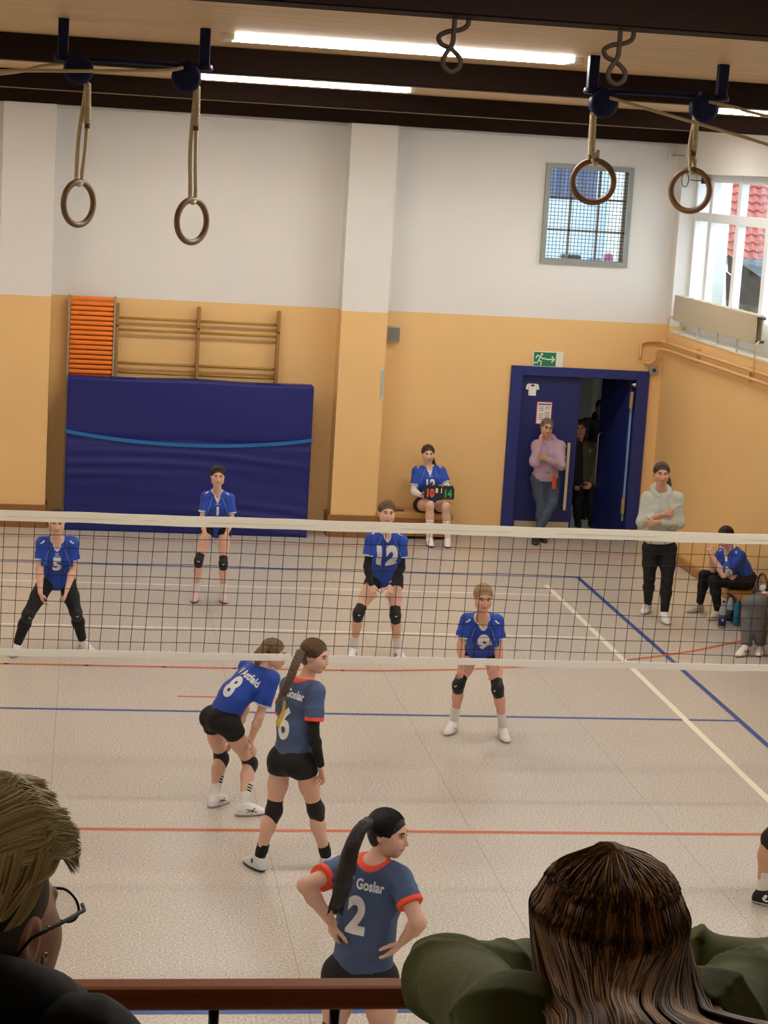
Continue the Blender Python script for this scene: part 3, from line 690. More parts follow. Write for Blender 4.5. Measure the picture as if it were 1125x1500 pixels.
# ================================================================== THE NET
t = thing('volleyball_net', 'black volleyball net with white top and bottom bands stretched across the court', 'net')
tape = mat('net_tape', '#e6e2d4', .6, bump=.2, bscale=40)
tape2 = mat('net_tape_thin', (.80, .80, .74), .6)
nr = np.random.default_rng(3)
def band(z0, z1, th=.012):
    bm = B(); rows = []; k = 140
    for i in range(k+1):
        x = -4.8+9.6*i/k; w_ = .0035*math.sin(x*5.1+z0)+.002*math.sin(x*13)
        rows.append([bm.verts.new((x, -th/2+w_, z0+w_*.4)), bm.verts.new((x, -th/2-.0005+w_, (z0+z1)/2)), bm.verts.new((x, -th/2+w_, z1+w_*.3)), bm.verts.new((x, th/2+w_, z1+w_*.3)), bm.verts.new((x, th/2+w_, z0+w_*.4))])
    for a, c in zip(rows, rows[1:]):
        for j in range(5): bm.faces.new((a[j], c[j], c[(j+1) % 5], a[(j+1) % 5]))
    bmesh.ops.recalc_face_normals(bm, faces=bm.faces)
    return bm
obj('top_band', band(2.168, 2.24), tape, t); obj('bottom_band', band(1.235, 1.283), tape2, t)
bm = B(); box(bm, (-4.8, -.0075, 2.198), (4.8, -.0070, 2.2)); obj('band_seam', bm, mat('seam_grey', '#a8a498', .7), t)
bm = B()
for i in range(96):
    x = -4.75+i*.1; s_ = nr.normal(0, .006); tube(bm, [(x+.004*math.sin(7*j+i)+s_*j/4-.005*j, .002*math.sin(i+j), 2.17-(2.17-1.27)*j/5) for j in range(6)], .0022, 4)
for j in range(1, 10):
    z = 2.17-.0895*j*1.02
    tube(bm, [(-4.75+.3*i, 0, z+.004*math.sin(i*1.7+j)) for i in range(33)], .0022, 4)
obj('net_mesh', bm, mat('net_cord', '#1c1714', .8), t)
for x in (-5.0, 5.0):
    p_ = thing('net_post', 'grey steel net post at the %s end of the net' % ('window side' if x > 0 else 'side away from the windows'), 'post', (x, 0, 0))
    bm = B(); tube(bm, [(0, 0, 0), (0, 0, 2.45)], .04, 16); obj('tube', bm, mat('post_steel', '#8b8f92', .35, metal=.6), p_, True)
    bm = B(); s_ = -1 if x > 0 else 1; tube(bm, [(0, 0, 2.22), (s_*.25, 0, 2.235)], .004, 6); tube(bm, [(0, 0, 1.26), (s_*.25, 0, 1.26)], .004, 6); obj('tension_cord', bm, MATS['net_cord'], p_)

# ================================================================== GYMNASTIC RINGS
rope_m = mat('hemp_rope', '#c6b795', .85, bump=.9, bscale=220, stretch=(1, 1, 1)); dkb = mat('bracket_blue', '#121a42', .45, bump=.1, spec=.2)
ring_w = mat('ring_wood', '#6e5132', .4, vary=.2, vscale=12)
RYY = -2.6
def twisted(bm, pts, r, turns=40):
    tube(bm, pts, r, 8)
def rig(uA, uB, bars, pul, label):
    pA, pB = at(*bars[0], Y=RYY), at(*bars[1], Y=RYY)
    t = thing('ring_bracket', label, 'ceiling bracket', (pA[0], RYY, CZ))
    for p_ in (pA, pB):
        x = p_[0]-pA[0]; zt = p_[2]-CZ
        bm = B(); box(bm, (x-.028, -.028, zt), (x+.028, .028, 0)); bevel(bm, .004, 1); obj('post', bm, dkb, t)
        bm = B(); lathe(bm, [(.042, zt-.02), (.048, zt-.01), (.042, zt+.01)], (x, 0, 0), 16); obj('cap', bm, dkb, t, True)
    zt = (pA[2]+pB[2])/2-CZ
    bm = B(); tube(bm, [(0, 0, pA[2]-CZ+.0), (pB[0]-pA[0], 0, pB[2]-CZ+.0)], .014, 10); obj('crossbar', bm, dkb, t, True)
    for q in pul:
        p_ = at(*q, Y=RYY-.05); x = p_[0]-pA[0]; z = p_[2]-CZ
        bm = B(); lathe(bm, [(.058, -.032), (.078, -.026), (.070, -.01), (.070, .01), (.078, .026), (.058, .032)], (x, -.05, z), 28, axis='Y'); pu = obj('pulley', bm, dkb, t, True)
        bm = B(); box(bm, (x-.02, -.05, z), (x+.02, 0, z+.09)); obj('hanger', bm, dkb, pu)
    return t
rig(0, 0, [(92, 84), (299, 98)], [(115, 102), (273, 114)], 'dark blue ceiling bracket with two pulleys above the left pair of rings')
rig(0, 0, [(867, 132), (1056, 143)], [(884, 152), (1031, 159)], 'dark blue ceiling bracket with two pulleys above the right pair of rings')
def ring(c_px, rot, top_px, label, splice, rope_label, sep=.012):
    c = at(*c_px, Y=RYY-.05); tp = at(*top_px, Y=RYY-.05)
    o = thing('gymnastic_ring', label, 'gymnastic ring', (c[0], c[1], c[2]), rot, 'four wooden gymnastic rings')
    bm = B(); tube(bm, [(.112*math.cos(a), 0, .112*math.sin(a)) for a in [2*PI*i/40 for i in range(40)]], .0165, 12, closed=True); obj('wooden_hoop', bm, ring_w, o, True)
    # strap rope: two strands, one spliced thick at the top
    rp = thing('ring_rope', rope_label, 'rope', (c[0], c[1], c[2]))
    top = np.array([tp[0]-c[0], 0, tp[2]-c[2]]); zt = .112
    bm = B()
    loop = [top+(0, 0, 0), top*.5+(-.02, 0, .05), (-.016, .0, zt+.06), (-.014, -.014, zt), (-.002, -.021, zt-.016), (.008, -.014, zt-.012), (.014, .008, zt+.005), (.014, 0, zt+.06)]
    tube(bm, smooth_path(loop[:2]+loop[2:], 6), .0105, 8)
    sp = top+(0, 0, -splice)
    tube(bm, smooth_path([(.014, 0, zt+.05), (sp[0]*.6+.012, 0, (sp[2]+zt)/2), (sp[0]+.01, 0, sp[2])], 6), .0105, 8)
    obj('strand', bm, rope_m, rp, True)
    bm = B(); n = 90
    for s_ in range(3):
        tube(bm, [tuple(np.array([sp[0]+.01, 0, sp[2]])*(1-i/n)+(top+(.004, -.003, 0))*(i/n)+np.array([.0115*math.cos(i*.55+s_*2.09), .0115*math.sin(i*.55+s_*2.09), 0])) for i in range(n+1)], .0088, 6)
    obj('splice', bm, rope_m, rp, True)
    bm = B(); tube(bm, [(sp[0]+.01, 0, sp[2]-.03), (sp[0]+.01, 0, sp[2]+.005)], .014, 10); obj('whipping', bm, mat('brown_whipping', '#5a3a26', .7), rp, True)
ring((115, 298), math.radians(47), (127, 122), 'wooden gymnastic ring hanging leftmost over the court', .20, 'pale rope holding the leftmost ring')
ring((281, 324), math.radians(43), (287, 126), 'wooden ring hanging lowest, second from the left', .20, 'pale rope holding the lowest hanging ring')
ring((869, 266), math.radians(-8), (868, 166), 'wooden ring in front of the barred window', .22, 'short thick rope holding the ring at the barred window')
ring((1011, 279), math.radians(-38), (1018, 171), 'wooden ring nearest the white window on the right', .18, 'pale rope holding the ring nearest the white window')
def line_rope(label, pts, r=.009):
    p = [at(u, v, Y=y) for u, v, y in pts]; bm = B(); tube(bm, smooth_path([tuple(q) for q in p], 10), r, 8)
    o = obj('pull_rope', bm, rope_m, None, True); tag(o, label, 'rope')
line_rope('upper pale pull rope running off to the left from the first pulley', [(-260, 128, -2.5), (0, 108, RYY), (60, 97, RYY), (105, 92, RYY)])
line_rope('long pale pull rope crossing the dark blue pulleys of the left ring pair', [(-260, 112, RYY-.12), (0, 104, RYY-.12), (130, 104, RYY-.12), (240, 103, RYY-.12), (268, 99, RYY-.1)])
line_rope('pale pull rope slanting down to the right from the third pulley', [(893, 143, RYY-.1), (960, 163, RYY-.12), (1050, 189, RYY-.15), (1125, 212, RYY-.2), (1400, 300, RYY-.3)])
line_rope('pale pull rope leaving the last pulley towards the window', [(1038, 149, RYY-.08), (1080, 158, RYY-.1), (1125, 170, RYY-.12), (1400, 225, RYY-.2)])
# pigtail hooks below the first beam
hk = mat('hook_brown', '#3a2d24', .55, spec=.2)
for c, lb in (((663, 75), 'curled brown hook under the first beam in front of the strip light'), ((905, 94), 'curled brown hook under the first beam above the right pair of rings')):
    p = at(c[0], c[1], Y=-6.65); bm = B()
    q = [(.0, 0, .14), (.0, 0, .05), (-.004, .0, .02), (-.028, .0, -.022), (-.026, 0, -.05), (0, -.0, -.066), (.026, .005, -.05), (.028, .01, -.022), (.0, .018, .006), (-.035, .022, .022), (-.046, .02, .045), (-.02, .014, .062), (.02, .01, .07), (.045, .01, .085), (.05, .01, .11)]
    tube(bm, smooth_path([(p[0]+x, p[1]+y, p[2]+z) for x, y, z in q], 6), .0085, 10)
    tag(obj('ceiling_hook', bm, hk, None, True), lb, 'hook')

# ================================================================== OUTSIDE THE WINDOW
tile_m = mat('roof_tile_red', '#b4685e', .7, vary=.25, vscale=3)
t = thing('neighbour_house', 'house with a wavy red tiled roof seen through the white window', 'building')
bm = B(); e0 = np.array([9.55, 20.0, 3.45]); U_ = np.array([1, -.08, -.02]); U_ = nz(U_); V_ = nz((0, .55, .84)); Wn = np.cross(U_, V_)
R_, C_ = 22, 60; step = .165; cw = .16
for r_ in range(R_):
    prev = None
    for i in range(C_*6+1):
        x = i*cw/6; wv = .025*math.sin(2*PI*i/6)
        lo = e0+U_*x+V_*(r_*step)+Wn*(wv+.045); hi = e0+U_*x+V_*(r_*step+step*1.05)+Wn*(wv+.0); lo2 = e0+U_*x+V_*(r_*step)+Wn*(wv+.0)
        cur = [bm.verts.new(lo2), bm.verts.new(lo), bm.verts.new(hi)]
        if prev: bm.faces.new((prev[0], cur[0], cur[1], prev[1])); bm.faces.new((prev[1], cur[1], cur[2], prev[2]))
        prev = cur
bmesh.ops.recalc_face_normals(bm, faces=bm.faces)
obj('tiled_roof', bm, tile_m, t)
boxo('roof_body', (9.7, 20.25, 3.3), (26, 24, 3.45), mat('outside_grey', '#8fa0a8', .7), t)
boxo('gutter', (9.3, 19.85, 3.36), (26, 19.98, 3.46), mat('gutter_grey', '#6f7a80', .5), t)
boxo('house_wall', (9.9, 20.3, -1), (26, 20.6, 3.3), MATS['outside_grey'], t)
t = thing('neighbour_building', 'pale rendered wall filling the left panes of the white window', 'building')
boxo('facade', (7.0, 17.6, -1), (float(at(1071, 300, Y=17.6)[0]), 18.6, 9), mat('pale_render', '#cfd8d2', .8), t)
t = thing('low_annex', 'dark low roof with a sloping red verge beyond the white window', 'building')
bm = B(); p0, p1, p2, p3 = at(1066, 372, Y=17), at(1160, 458, Y=17), at(1160, 520, Y=17), at(1062, 470, Y=17)
def quad(pts, th, m, nm, par):
    bm = B(); f = bm.faces.new([bm.verts.new(p) for p in pts]); bmesh.ops.solidify(bm, geom=[f], thickness=th); return obj(nm, bm, m, par)
quad([tuple(at(1066, 372, Y=16.5)), tuple(at(1125, 414, Y=16.5)), tuple(at(1240, 500, Y=16.5)), tuple(at(1240, 528, Y=16.5)), tuple(at(1122, 447, Y=16.5)), tuple(at(1066, 398, Y=16.5))], .2, mat('verge_red', '#e0937f', .7), 'verge', t)
quad([tuple(at(1063, 397, Y=17.1)), tuple(at(1122, 446, Y=17.1)), tuple(at(1230, 530, Y=17.1)), tuple(at(1063, 530, Y=17.1))], .2, mat('annex_dark', '#55585c', .7), 'gable', t)
struct(boxo('ground_outside', (6.6, -20, -1.1), (40, 45, -1.0), mat('asphalt', '#8a8d8e', .9)))
t = thing('neighbour_wing', 'pale blue rendered building behind the barred window', 'building')
boxo('facade', (2.0, 18.5, 2.0), (7.0, 19.0, 9), mat('pale_blue_render', '#b4c4d2', .8), t)
boxo('tiled_strip', (4.9, 17.9, 4.1), (5.18, 18.4, 4.75), tile_m, t)
# ================================================================== PEOPLE
UP = np.array([0, 0, 1.0])
SKINS = {'fair': '#dbb09a', 'rosy': '#d8a48e', 'tan': '#cc9c80', 'dim': '#a87a60'}
def skin_set(tone):
    c = SKINS[tone]; l = lin(c)
    return [mat('skin_'+tone, c, .55, sss=.08, vary=.06, vscale=14), mat('lips_'+tone, tuple([l[0]*.80, l[1]*.42, l[2]*.42]), .45), mat('brow_brown', '#5a3f2c', .8), mat('eye_white', '#d8d2cc', .3), mat('iris_dark', '#2a211c', .2)]
JB = mat('jersey_blue', '#1f48b0', .6, bump=.35, bscale=16, vary=.10, vscale=7)
JG = mat('jersey_slate', '#44587f', .62, bump=.3, bscale=14, vary=.07, vscale=7)
TW = mat('trim_white', '#d4d8e2', .6); TO = mat('trim_coral', '#f2553a', .6)
PR = mat('print_white', '#e6e8ec', .6); PRF = mat('piping_pale', '#8ea5d6', .6)
BK = mat('black_knit', '#0f0f11', .75, bump=.3, bscale=40); BK2 = mat('black_pad', '#161618', .6, bump=.4, bscale=60)
SOCK = mat('sock_white', '#dcdad6', .8); SOLE = mat('sole_white', '#b8b2aa', .5); SHOEW = mat('shoe_white', '#e6e4e2', .5, vary=.06, vscale=30)
HAIRS = {}
def hair_mat(c):
    if c not in HAIRS: HAIRS[c] = mat('hair_'+c.strip('#'), c, .42, bump=.9, bscale=26, vary=.35, vscale=22, stretch=(5, 5, .8), spec=.5)
    return HAIRS[c]
def frame_of(fwd, tilt=None):
    f = nz(fwd); r = nz(np.cross(f, UP)); u = np.cross(r, f)
    if tilt: c, s = math.cos(tilt), math.sin(tilt); r, u = c*r+s*u, -s*r+c*u
    return np.array([r, f, u])                  # rows: right, forward, up (right = the figure's own right-hand side)
def fr(F, c, p, s=1): p = np.asarray(p, float)*s; return c+F[0]*p[0]+F[1]*p[1]+F[2]*p[2]

def head_prims(F, c, s, female=True, smile=0):
    H_ = lambda x, y, z: fr(F, c, (x, y, z), s)
    E_ = lambda p, r, k=.02, op=1: ell(H_(*p), np.array(r)*s, F, k*s, op)
    C_ = lambda a, b, ra, rb, k=.02, op=1: cone(H_(*a), H_(*b), ra*s, rb*s, k*s, op)
    P = [E_((0, -.018, .03), (.078, .094, .082)), E_((0, .03, -.03), (.065, .062, .074), .04), E_((0, .05, -.088), (.026 if female else .032, .026, .024), .035)]
    P += [E_((sx*.036, .052, -.022), (.026, .03, .03), .03) for sx in (-1, 1)]          # cheeks
    P += [E_((sx*.05, .012, -.062), (.018, .035, .025), .035) for sx in (-1, 1)]         # jaw corners
    P += [C_((0, .082, .018), (0, .104, -.024), .007, .0105, .012), E_((-.010, .094, -.028), (.008, .009, .006), .008), E_((.010, .094, -.028), (.008, .009, .006), .008)]
    P += [E_((sx*.030, .088, .010), (.017, .012, .010), .012, -1) for sx in (-1, 1)]     # eye sockets
    P += [C_((sx*.014, .083, .030), (sx*.046, .070, .030), .006, .005, .014) for sx in (-1, 1)]
    P += [E_((0, .086, -.052), (.021+.006*smile, .009, .0055), .008), E_((0, .084, -.062), (.018+.004*smile, .009, .006), .008)]
    P += [E_((sx*.077, -.012, -.002), (.008, .019, .030), .012) for sx in (-1, 1)]
    P += [E_((sx*.083, -.008, .002), (.004, .010, .017), .006, -1) for sx in (-1, 1)]
    return P
def head_matfn(F, c, s):
    def fn(X):
        d = (X-c)@F.T/s; x, y, z = d[:, 0], d[:, 1], d[:, 2]; mi = np.zeros(len(X), int)
        mi[(((x/.024)**2+((z+.057)/.0095)**2) < 1) & (y > .075)] = 1
        a = np.abs(x); b = (y > .05) & (a > .013) & (a < .049) & (np.abs(z-(.0335-.12*(a-.03)*(a > .03))) < .0052); mi[b] = 2
        l = (y > .05) & (a > .016) & (a < .046) & (np.abs(z-(.016-3.5*(a-.03)**2)) < .0042); mi[l] = 2
        return mi
    return fn
def ball(P_, Q_, M_, c, r, mi, F, n=8):
    base = len(P_); pts = []
    for i in range(n+1):
        th = PI*i/n
        for j in range(n*2):
            ph = PI*j/n; v = np.array([math.sin(th)*math.cos(ph)*r[0], math.sin(th)*math.sin(ph)*r[1], math.cos(th)*r[2]]); pts.append(c+F[0]*v[0]+F[1]*v[1]+F[2]*v[2])
    P_ += pts
    for i in range(n):
        for j in range(n*2):
            Q_.append((base+i*n*2+j, base+(i+1)*n*2+j, base+(i+1)*n*2+(j+1) % (n*2), base+i*n*2+(j+1) % (n*2))); M_.append(mi)
def hand_prims(W_, D, Nrm, s=1, curl=.5, thumb=1, spread=.10, over=0):
    """palm, five fingers of unequal length with two bends each, thumb from the side of the palm. thumb=+1: on the lat side"""
    D = nz(D); Nrm = nz(np.asarray(Nrm, float)-D*np.dot(Nrm, D)); L = np.cross(D, Nrm)*thumb
    P = [seg(W_-D*.03*s, W_+D*.02*s, L, (.024*s, .018*s), (.029*s, .016*s), .02*s), seg(W_+D*.02*s, W_+D*.076*s, L, (.031*s, .015*s), (.038*s, .012*s), .012*s)]
    for i, (o, ln) in enumerate(((.029, .070), (.010, .080), (-.009, .074), (-.027, .058))):
        b = W_+D*(.082-.004*abs(i-1))*s+L*o*s; d = nz(D+L*spread*(1.5-i)*.6); r = .0088*s; cu = curl*(.85+.12*i)
        for k, fr_ in enumerate((.45, .32, .25)):
            an = cu*(.55 if k == 0 else 1.0); d = nz(d*math.cos(an)+Nrm*math.sin(an)); 
            e = b+d*ln*fr_*s; P.append(cone(b, e, r, r*.9, .005*s)); b = e; r *= .9; 
            Nrm2 = Nrm
        
    b = W_+D*.028*s+L*.028*s+Nrm*.004*s; d = nz(D*.75+L*.8+Nrm*.35)
    for ln, an, r in ((.036, 0, .0115), (.030, .35, .0100), (.025, .3, .0088)):
        d = nz(d+D*an+Nrm*an*.4*curl); e = b+d*ln*s; P.append(cone(b, e, r*s, r*s*.9, .008*s)); b = e
    return P

def strands(name, paths, mats, mi, r, parent, closed_root=False):
    """many fine hairs: paths (N, M, 3), three-sided tapering strips in one mesh"""
    paths = np.asarray(paths, float); Nn, M = paths.shape[:2]
    T_ = np.gradient(paths, axis=1); T_ /= np.maximum(1e-9, np.linalg.norm(T_, axis=2, keepdims=True))
    a = np.cross(T_, np.array([.31, .2, .93])); a /= np.maximum(1e-9, np.linalg.norm(a, axis=2, keepdims=True)); b = np.cross(T_, a)
    rr = r*np.concatenate([np.linspace(.7, 1, 4), np.ones(M-8), np.linspace(1, .25, 4)])[None, :, None]
    V = np.stack([paths+rr*(a*math.cos(q)+b*math.sin(q)) for q in (0, 2*PI/3, 4*PI/3)], 2)       # N M 3 3
    P = V.reshape(-1, 3); idx = np.arange(Nn*M*3).reshape(Nn, M, 3)
    Q = np.concatenate([np.stack([idx[:, :-1, k], idx[:, :-1, (k+1) % 3], idx[:, 1:, (k+1) % 3], idx[:, 1:, k]], -1).reshape(-1, 4) for k in range(3)])
    m = np.tile(np.repeat(np.asarray(mi), M-1), 3)
    return raw(name, P, Q, mats, parent, m)
def person(label, J, S=1.0, face=(0, -1, 0), head=(0, -1, 0), htilt=0, tone='fair', hair='#4a3324', hair_style='pony', tail=None, female=True,
           top='jersey', topmat=None, trim=TW, number=None, num_h=.15, backtext=None, bottom='shorts', pads=True, sleeves=None, socks=SOCK, shoe=(SHOEW, SOLE),
           h=.009, hand=None, girth=1.0, smile=0, extra=None, sleeve_len=.62, shirt_len=.10, seated=False, fine=False, curl=.5, neck_v=True, palmN=None, thumbs=None, sock_h=.17, stripes=0, toes=None, wave=.0035, scaleH=None, hoodhair=None, gshirt=1.0, lat_k=.146, ridge=.005):
    """J: joint name -> world point. A = left in the picture, B = right in the picture. Returns dict with everything built"""
    J = {k: np.asarray(v, float) for k, v in J.items()}
    base = np.array([(J['anA'][0]+J['anB'][0])/2, (J['anA'][1]+J['anB'][1])/2, 0]); 
    root = thing('person', label, 'person', (0, 0, 0)); root.location = tuple(base)
    off = -base
    J = {k: (v if k == 'numdir' else v+off) for k, v in J.items()}
    G = girth*S
    hipm = (J['hipA']+J['hipB'])/2; neck = J['neck']; hd = J['head']
    lat_h = nz(J['hipB']-J['hipA']); lat_s = nz(J['shB']-J['shA']); upv = nz(neck-hipm)
    def ortho(f, lat): f = np.asarray(f, float); f = f-lat*(f@lat); f = f-upv*(f@upv); return nz(f)
    fh = ortho(face, lat_h); fs = ortho(face, lat_s)
    lat_m = nz(lat_h+lat_s)
    pel = hipm+upv*.05*S; Ls = np.linalg.norm(neck-hipm)
    bend = J.get('mid'); w1 = hipm+(neck-hipm)*.40; w2 = hipm+(neck-hipm)*.74
    arch = -.012*S; w1 = w1-fs*(-arch)
    if bend is not None: w1 = bend
    top_ = neck-upv*.05*S
    F = frame_of(head, htilt); hs = (.96 if female else 1.03)*(scaleH or S)
    SK = skin_set(tone)
    # ---- the body, one continuous skin
    tors = [seg(pel, w1, lat_m, (.158*G, .105*G), (.125*G, .088*G), .05), seg(w1, w2, lat_m, (.125*G, .088*G), (.148*G, .102*G), .05), seg(w2, top_, lat_s, (.148*G, .102*G), (.105*G, .07*G), .04)]
    sh = [cone(top_, J['sh'+a], .066*G, .052*G, .04) for a in 'AB']
    body = list(tors)+list(sh)
    body += [cone(neck-upv*.03*S, hd-F[2]*.05*hs-F[1]*.012*hs, .052*S, .047*S, .03), cone(hd-F[2]*.05*hs-F[1]*.012*hs, hd-F[1]*.02*hs, .048*hs, .055*hs, .02)]
    if female:
        for s_ in (-1, 1): tors.append(ell(w2+lat_s*s_*.066*G+fs*.075*G-upv*.035*S, (.060*G, .048*G, .058*G), np.array([lat_s, fs, np.cross(lat_s, fs)]), .035))
    glut = [ell(hipm+lat_h*s_*.072*G-fh*.055*G-upv*.015*S, (.088*G, .085*G, .09*G), np.array([lat_h, fh, np.cross(lat_h, fh)]), .045) for s_ in (-1, 1)]
    limbs = []; legs = {}
    for a in 'AB':
        hp, kn, an = J['hip'+a], J['kn'+a], J['an'+a]
        back = -ortho_leg(hp, kn, an, fh)
        th = [cone(hp, hp+(kn-hp)*.5, .086*G, .073*G, .04), cone(hp+(kn-hp)*.5, kn, .073*G, .052*G, .03)]
        cf = [cone(kn, kn+(an-kn)*.35, .051*G, .049*G, .03), cone(kn+(an-kn)*.30+back*.012*S, an, .052*G, .033*S, .03), ell(kn+(an-kn)*.28+back*.022*S, (.040*G, .040*G, .085*S), np.array([nz(np.cross(an-kn, back)), nz(back), nz(an-kn)]), .03), ell(kn-back*.018*S, (.036*S, .036*S, .042*S), None, .02)]
        legs[a] = (th, cf, back); limbs += th+cf
        el, wr = J['el'+a], J['wr'+a]; s0 = J['sh'+a]
        limbs += [cone(s0, el, .047*G, .037*G, .03), cone(el, el+(wr-el)*.3, .036*G, .038*G, .02), cone(el+(wr-el)*.3, wr, .038*G, .023*S, .02)]
    body += glut+limbs
    P, Q = field(body, h); mi = np.zeros(len(Q), int)
    pl = [P]; ql = [Q]; ml = [mi]; n = len(P)
    def join(P2, Q2, M2):
        nonlocal n
        pl.append(P2); ql.append(Q2+n); ml.append(M2); n += len(P2)
    hh = .0042 if not fine else .003
    P2, Q2 = field(head_prims(F, hd, hs, female, smile), hh); join(P2, Q2, head_matfn(F, hd, hs)(P2[Q2].mean(1)))
    ep, eq, em = [], [], []
    for s_ in (-1, 1):
        ball(ep, eq, em, fr(F, hd, (s_*.0305, .0725, .009), hs), np.array((.0125, .0115, .0068))*hs, 3, F); ball(ep, eq, em, fr(F, hd, (s_*.0298, .0790, .009), hs), np.array((.0070, .0066, .0066))*hs, 4, F)
    if smile: ball(ep, eq, em, fr(F, hd, (0, .0905, -.0565), hs), np.array((.015, .004, .0035))*hs, 3, F)
    join(np.array(ep), np.array(eq), np.array(em))
    for a in 'AB':
        wr, el = J['wr'+a], J['el'+a]; tip = J.get('tip'+a, wr+(wr-el))
        D = nz(tip-wr); pn = (palmN or {}).get(a, -fs); tb = (thumbs or {}).get(a, 1 if a == 'A' else -1)
        P2, Q2 = field(hand_prims(wr, D, pn, .92*S, (curl if not isinstance(curl, dict) else curl[a]), tb), .0038 if not fine else .003); join(P2, Q2, np.zeros(len(Q2), int))
    raw('body', np.concatenate(pl), np.concatenate(ql), SK, root, np.concatenate(ml))
    R = dict(root=root, J=J, F=F, hd=hd, hs=hs, fs=fs, fh=fh, upv=upv, lat_s=lat_s, lat_h=lat_h, lat_m=lat_m, neck=neck, w1=w1, w2=w2, hipm=hipm, S=S, G=G, off=off, legs=legs)
    # ---- hair
    HM = hair_mat(hair) if isinstance(hair, str) else hair
    H_ = lambda *p: fr(F, hd, p, hs)
    if hair_style in ('pony', 'bun', 'short', 'loose'):
        hp = [ell(H_(0, -.022, .034), np.array((.087, .101, .089))*hs, F, .02), ell(H_(0, -.045, -.02), np.array((.068, .062, .075))*hs, F, .03)]
        hp += [ell(H_(0, .108, -.030), np.array((.088, .092, .100))*hs, F, .012, -1)]
        hp += [ell(H_(s_*.092, .018, -.046), np.array((.04, .040, .050))*hs, F, .012, -1) for s_ in (-1, 1)]
        cl = [lambda X, Y, Z: -((X-hd[0])*F[2][0]+(Y-hd[1])*F[2][1]+(Z-hd[2])*F[2][2])-.085*hs]
        hpo, pq = blob('hair', hp, .005 if not fine else .0035, HM, root, clips=cl, wave=.0012, wscale=150)
        R['hair'] = hpo
        if fine or h < .0095:
            Nc = 1100 if fine else 420; rg_ = np.random.default_rng(3); al = rg_.uniform(-1.95, 1.95, Nc)
            tr_ = nz((0, -.98, .30)) if hair_style != 'short' else None
            st_ = np.stack([np.sin(al), 1.0-.28*np.abs(al)/1.9+rg_.normal(0, .015, Nc), np.cos(al)*.92], -1); st_ /= np.linalg.norm(st_, axis=1, keepdims=True)
            en_ = (tr_ if tr_ is not None else nz((0, -.9, .2)))+rg_.normal(0, .06, (Nc, 3)); en_ /= np.linalg.norm(en_, axis=1, keepdims=True)
            om = np.arccos(np.clip((st_*en_).sum(1), -1, 1)); fr__ = np.linspace(0, 1, 12)
            W1 = (np.sin((1-fr__)[None]*om[:, None])/np.sin(om)[:, None]); W2_ = (np.sin(fr__[None]*om[:, None])/np.sin(om)[:, None])
            D_ = st_[:, None]*W1[..., None]+en_[:, None]*W2_[..., None]
            Lc = D_*np.array([.0885, .103, .0915])*(1+.018*rg_.random((Nc, 1, 1)))+np.array([0, -.022, .034])
            Wp = hd+(Lc*hs)@F; bvc = bvh_of(pq); ce = H_(0, -.022, .034); sh_ = Wp.shape; flat = Wp.reshape(-1, 3)
            for i_ in range(len(flat)):
                v_ = flat[i_]-ce; l_ = float(np.linalg.norm(v_)); ht = bvc.ray_cast(Vector(ce), Vector(v_/l_), .2)
                if ht[0] is not None and ht[3]+.0012 > l_: flat[i_] = ce+v_/l_*(ht[3]+.0012+.001*((i_*7) % 5)/5)
            Wp = flat.reshape(sh_)
            hc_ = lin(hair) if isinstance(hair, str) else (.05, .04, .03, 1)
            ms = [mat('strand_a_'+hair.strip('#'), tuple(x*.7 for x in hc_[:3]), .5, spec=.25), mat('strand_b_'+hair.strip('#'), tuple(x*1.0 for x in hc_[:3]), .5, spec=.25), mat('strand_c_'+hair.strip('#'), tuple(min(1, x*1.45) for x in hc_[:3]), .5, spec=.25)]
            strands('hair_strands', Wp, ms, rg_.integers(0, 3, Nc), .0013 if fine else .0022, hpo)
        if hair_style == 'bun': blob('bun', [ell(H_(0, -.105, .07), np.array((.032, .03, .032))*hs, F)], .005, HM, hpo, wave=.002, wscale=120)
    if tail is not None:
        tl = [(np.asarray(p, float)+off, r) for p, r in tail]; pts = smooth_path([p for p, _ in tl], 6); rr = np.interp(np.linspace(0, len(tl)-1, len(pts)), range(len(tl)), [r for _, r in tl])
        blob('ponytail', [cone(a, b_, ra, rb, .012) for a, b_, ra, rb in zip(pts, pts[1:], rr, rr[1:])], .005, HM, root, wave=.002, wscale=90)
    # ---- upper clothing
    shirtpq = []
    if top in ('jersey', 'hoodie', 'jacket'):
        loose = {'jersey': .016, 'hoodie': .026, 'jacket': .045}[top]*gshirt
        tm = topmat or JB
        lo_pt = hipm-upv*(shirt_len-.05)*S
        pr = [seg(lo_pt, w1, lat_m, (.150*G+loose, .112*G+loose), (.132*G+loose, .094*G+loose), .06), seg(w1, w2, lat_m, (.132*G+loose, .094*G+loose), (.148*G+loose, .103*G+loose), .06), seg(w2, top_, lat_s, (.148*G+loose, .102*G+loose), (.10*G+loose, .066*G+loose), .05)]
        if female: pr += [ell(w2+lat_s*s_*.062*G+fs*.078*G-upv*.04*S, ((.064*G+loose*.5), .052*G+loose*.4, .062*G+loose*.5), np.array([lat_s, fs, np.cross(lat_s, fs)]), .06) for s_ in (-1, 1)]
        pr += [cone(top_, J['sh'+a], .060*G+loose, .050*G+loose*.8, .04) for a in 'AB']
        sl = sleeve_len if top == 'jersey' else 1.0
        for a in 'AB':
            s0, el, wr = J['sh'+a], J['el'+a], J['wr'+a]; e = s0+(el-s0)*sl
            if top == 'jersey': pr += [cone(s0, e, .052*G+loose*.8, .053*G+loose*1.15, .035)]
            else:
                wl = J.get('cuff'+a, el+(wr-el)*.93)
                pr += [cone(s0, el, .052*G+loose*.75, .044*G+loose*.75, .04), cone(el, wl, .044*G+loose*.75, .030*G+loose*.45, .03)]
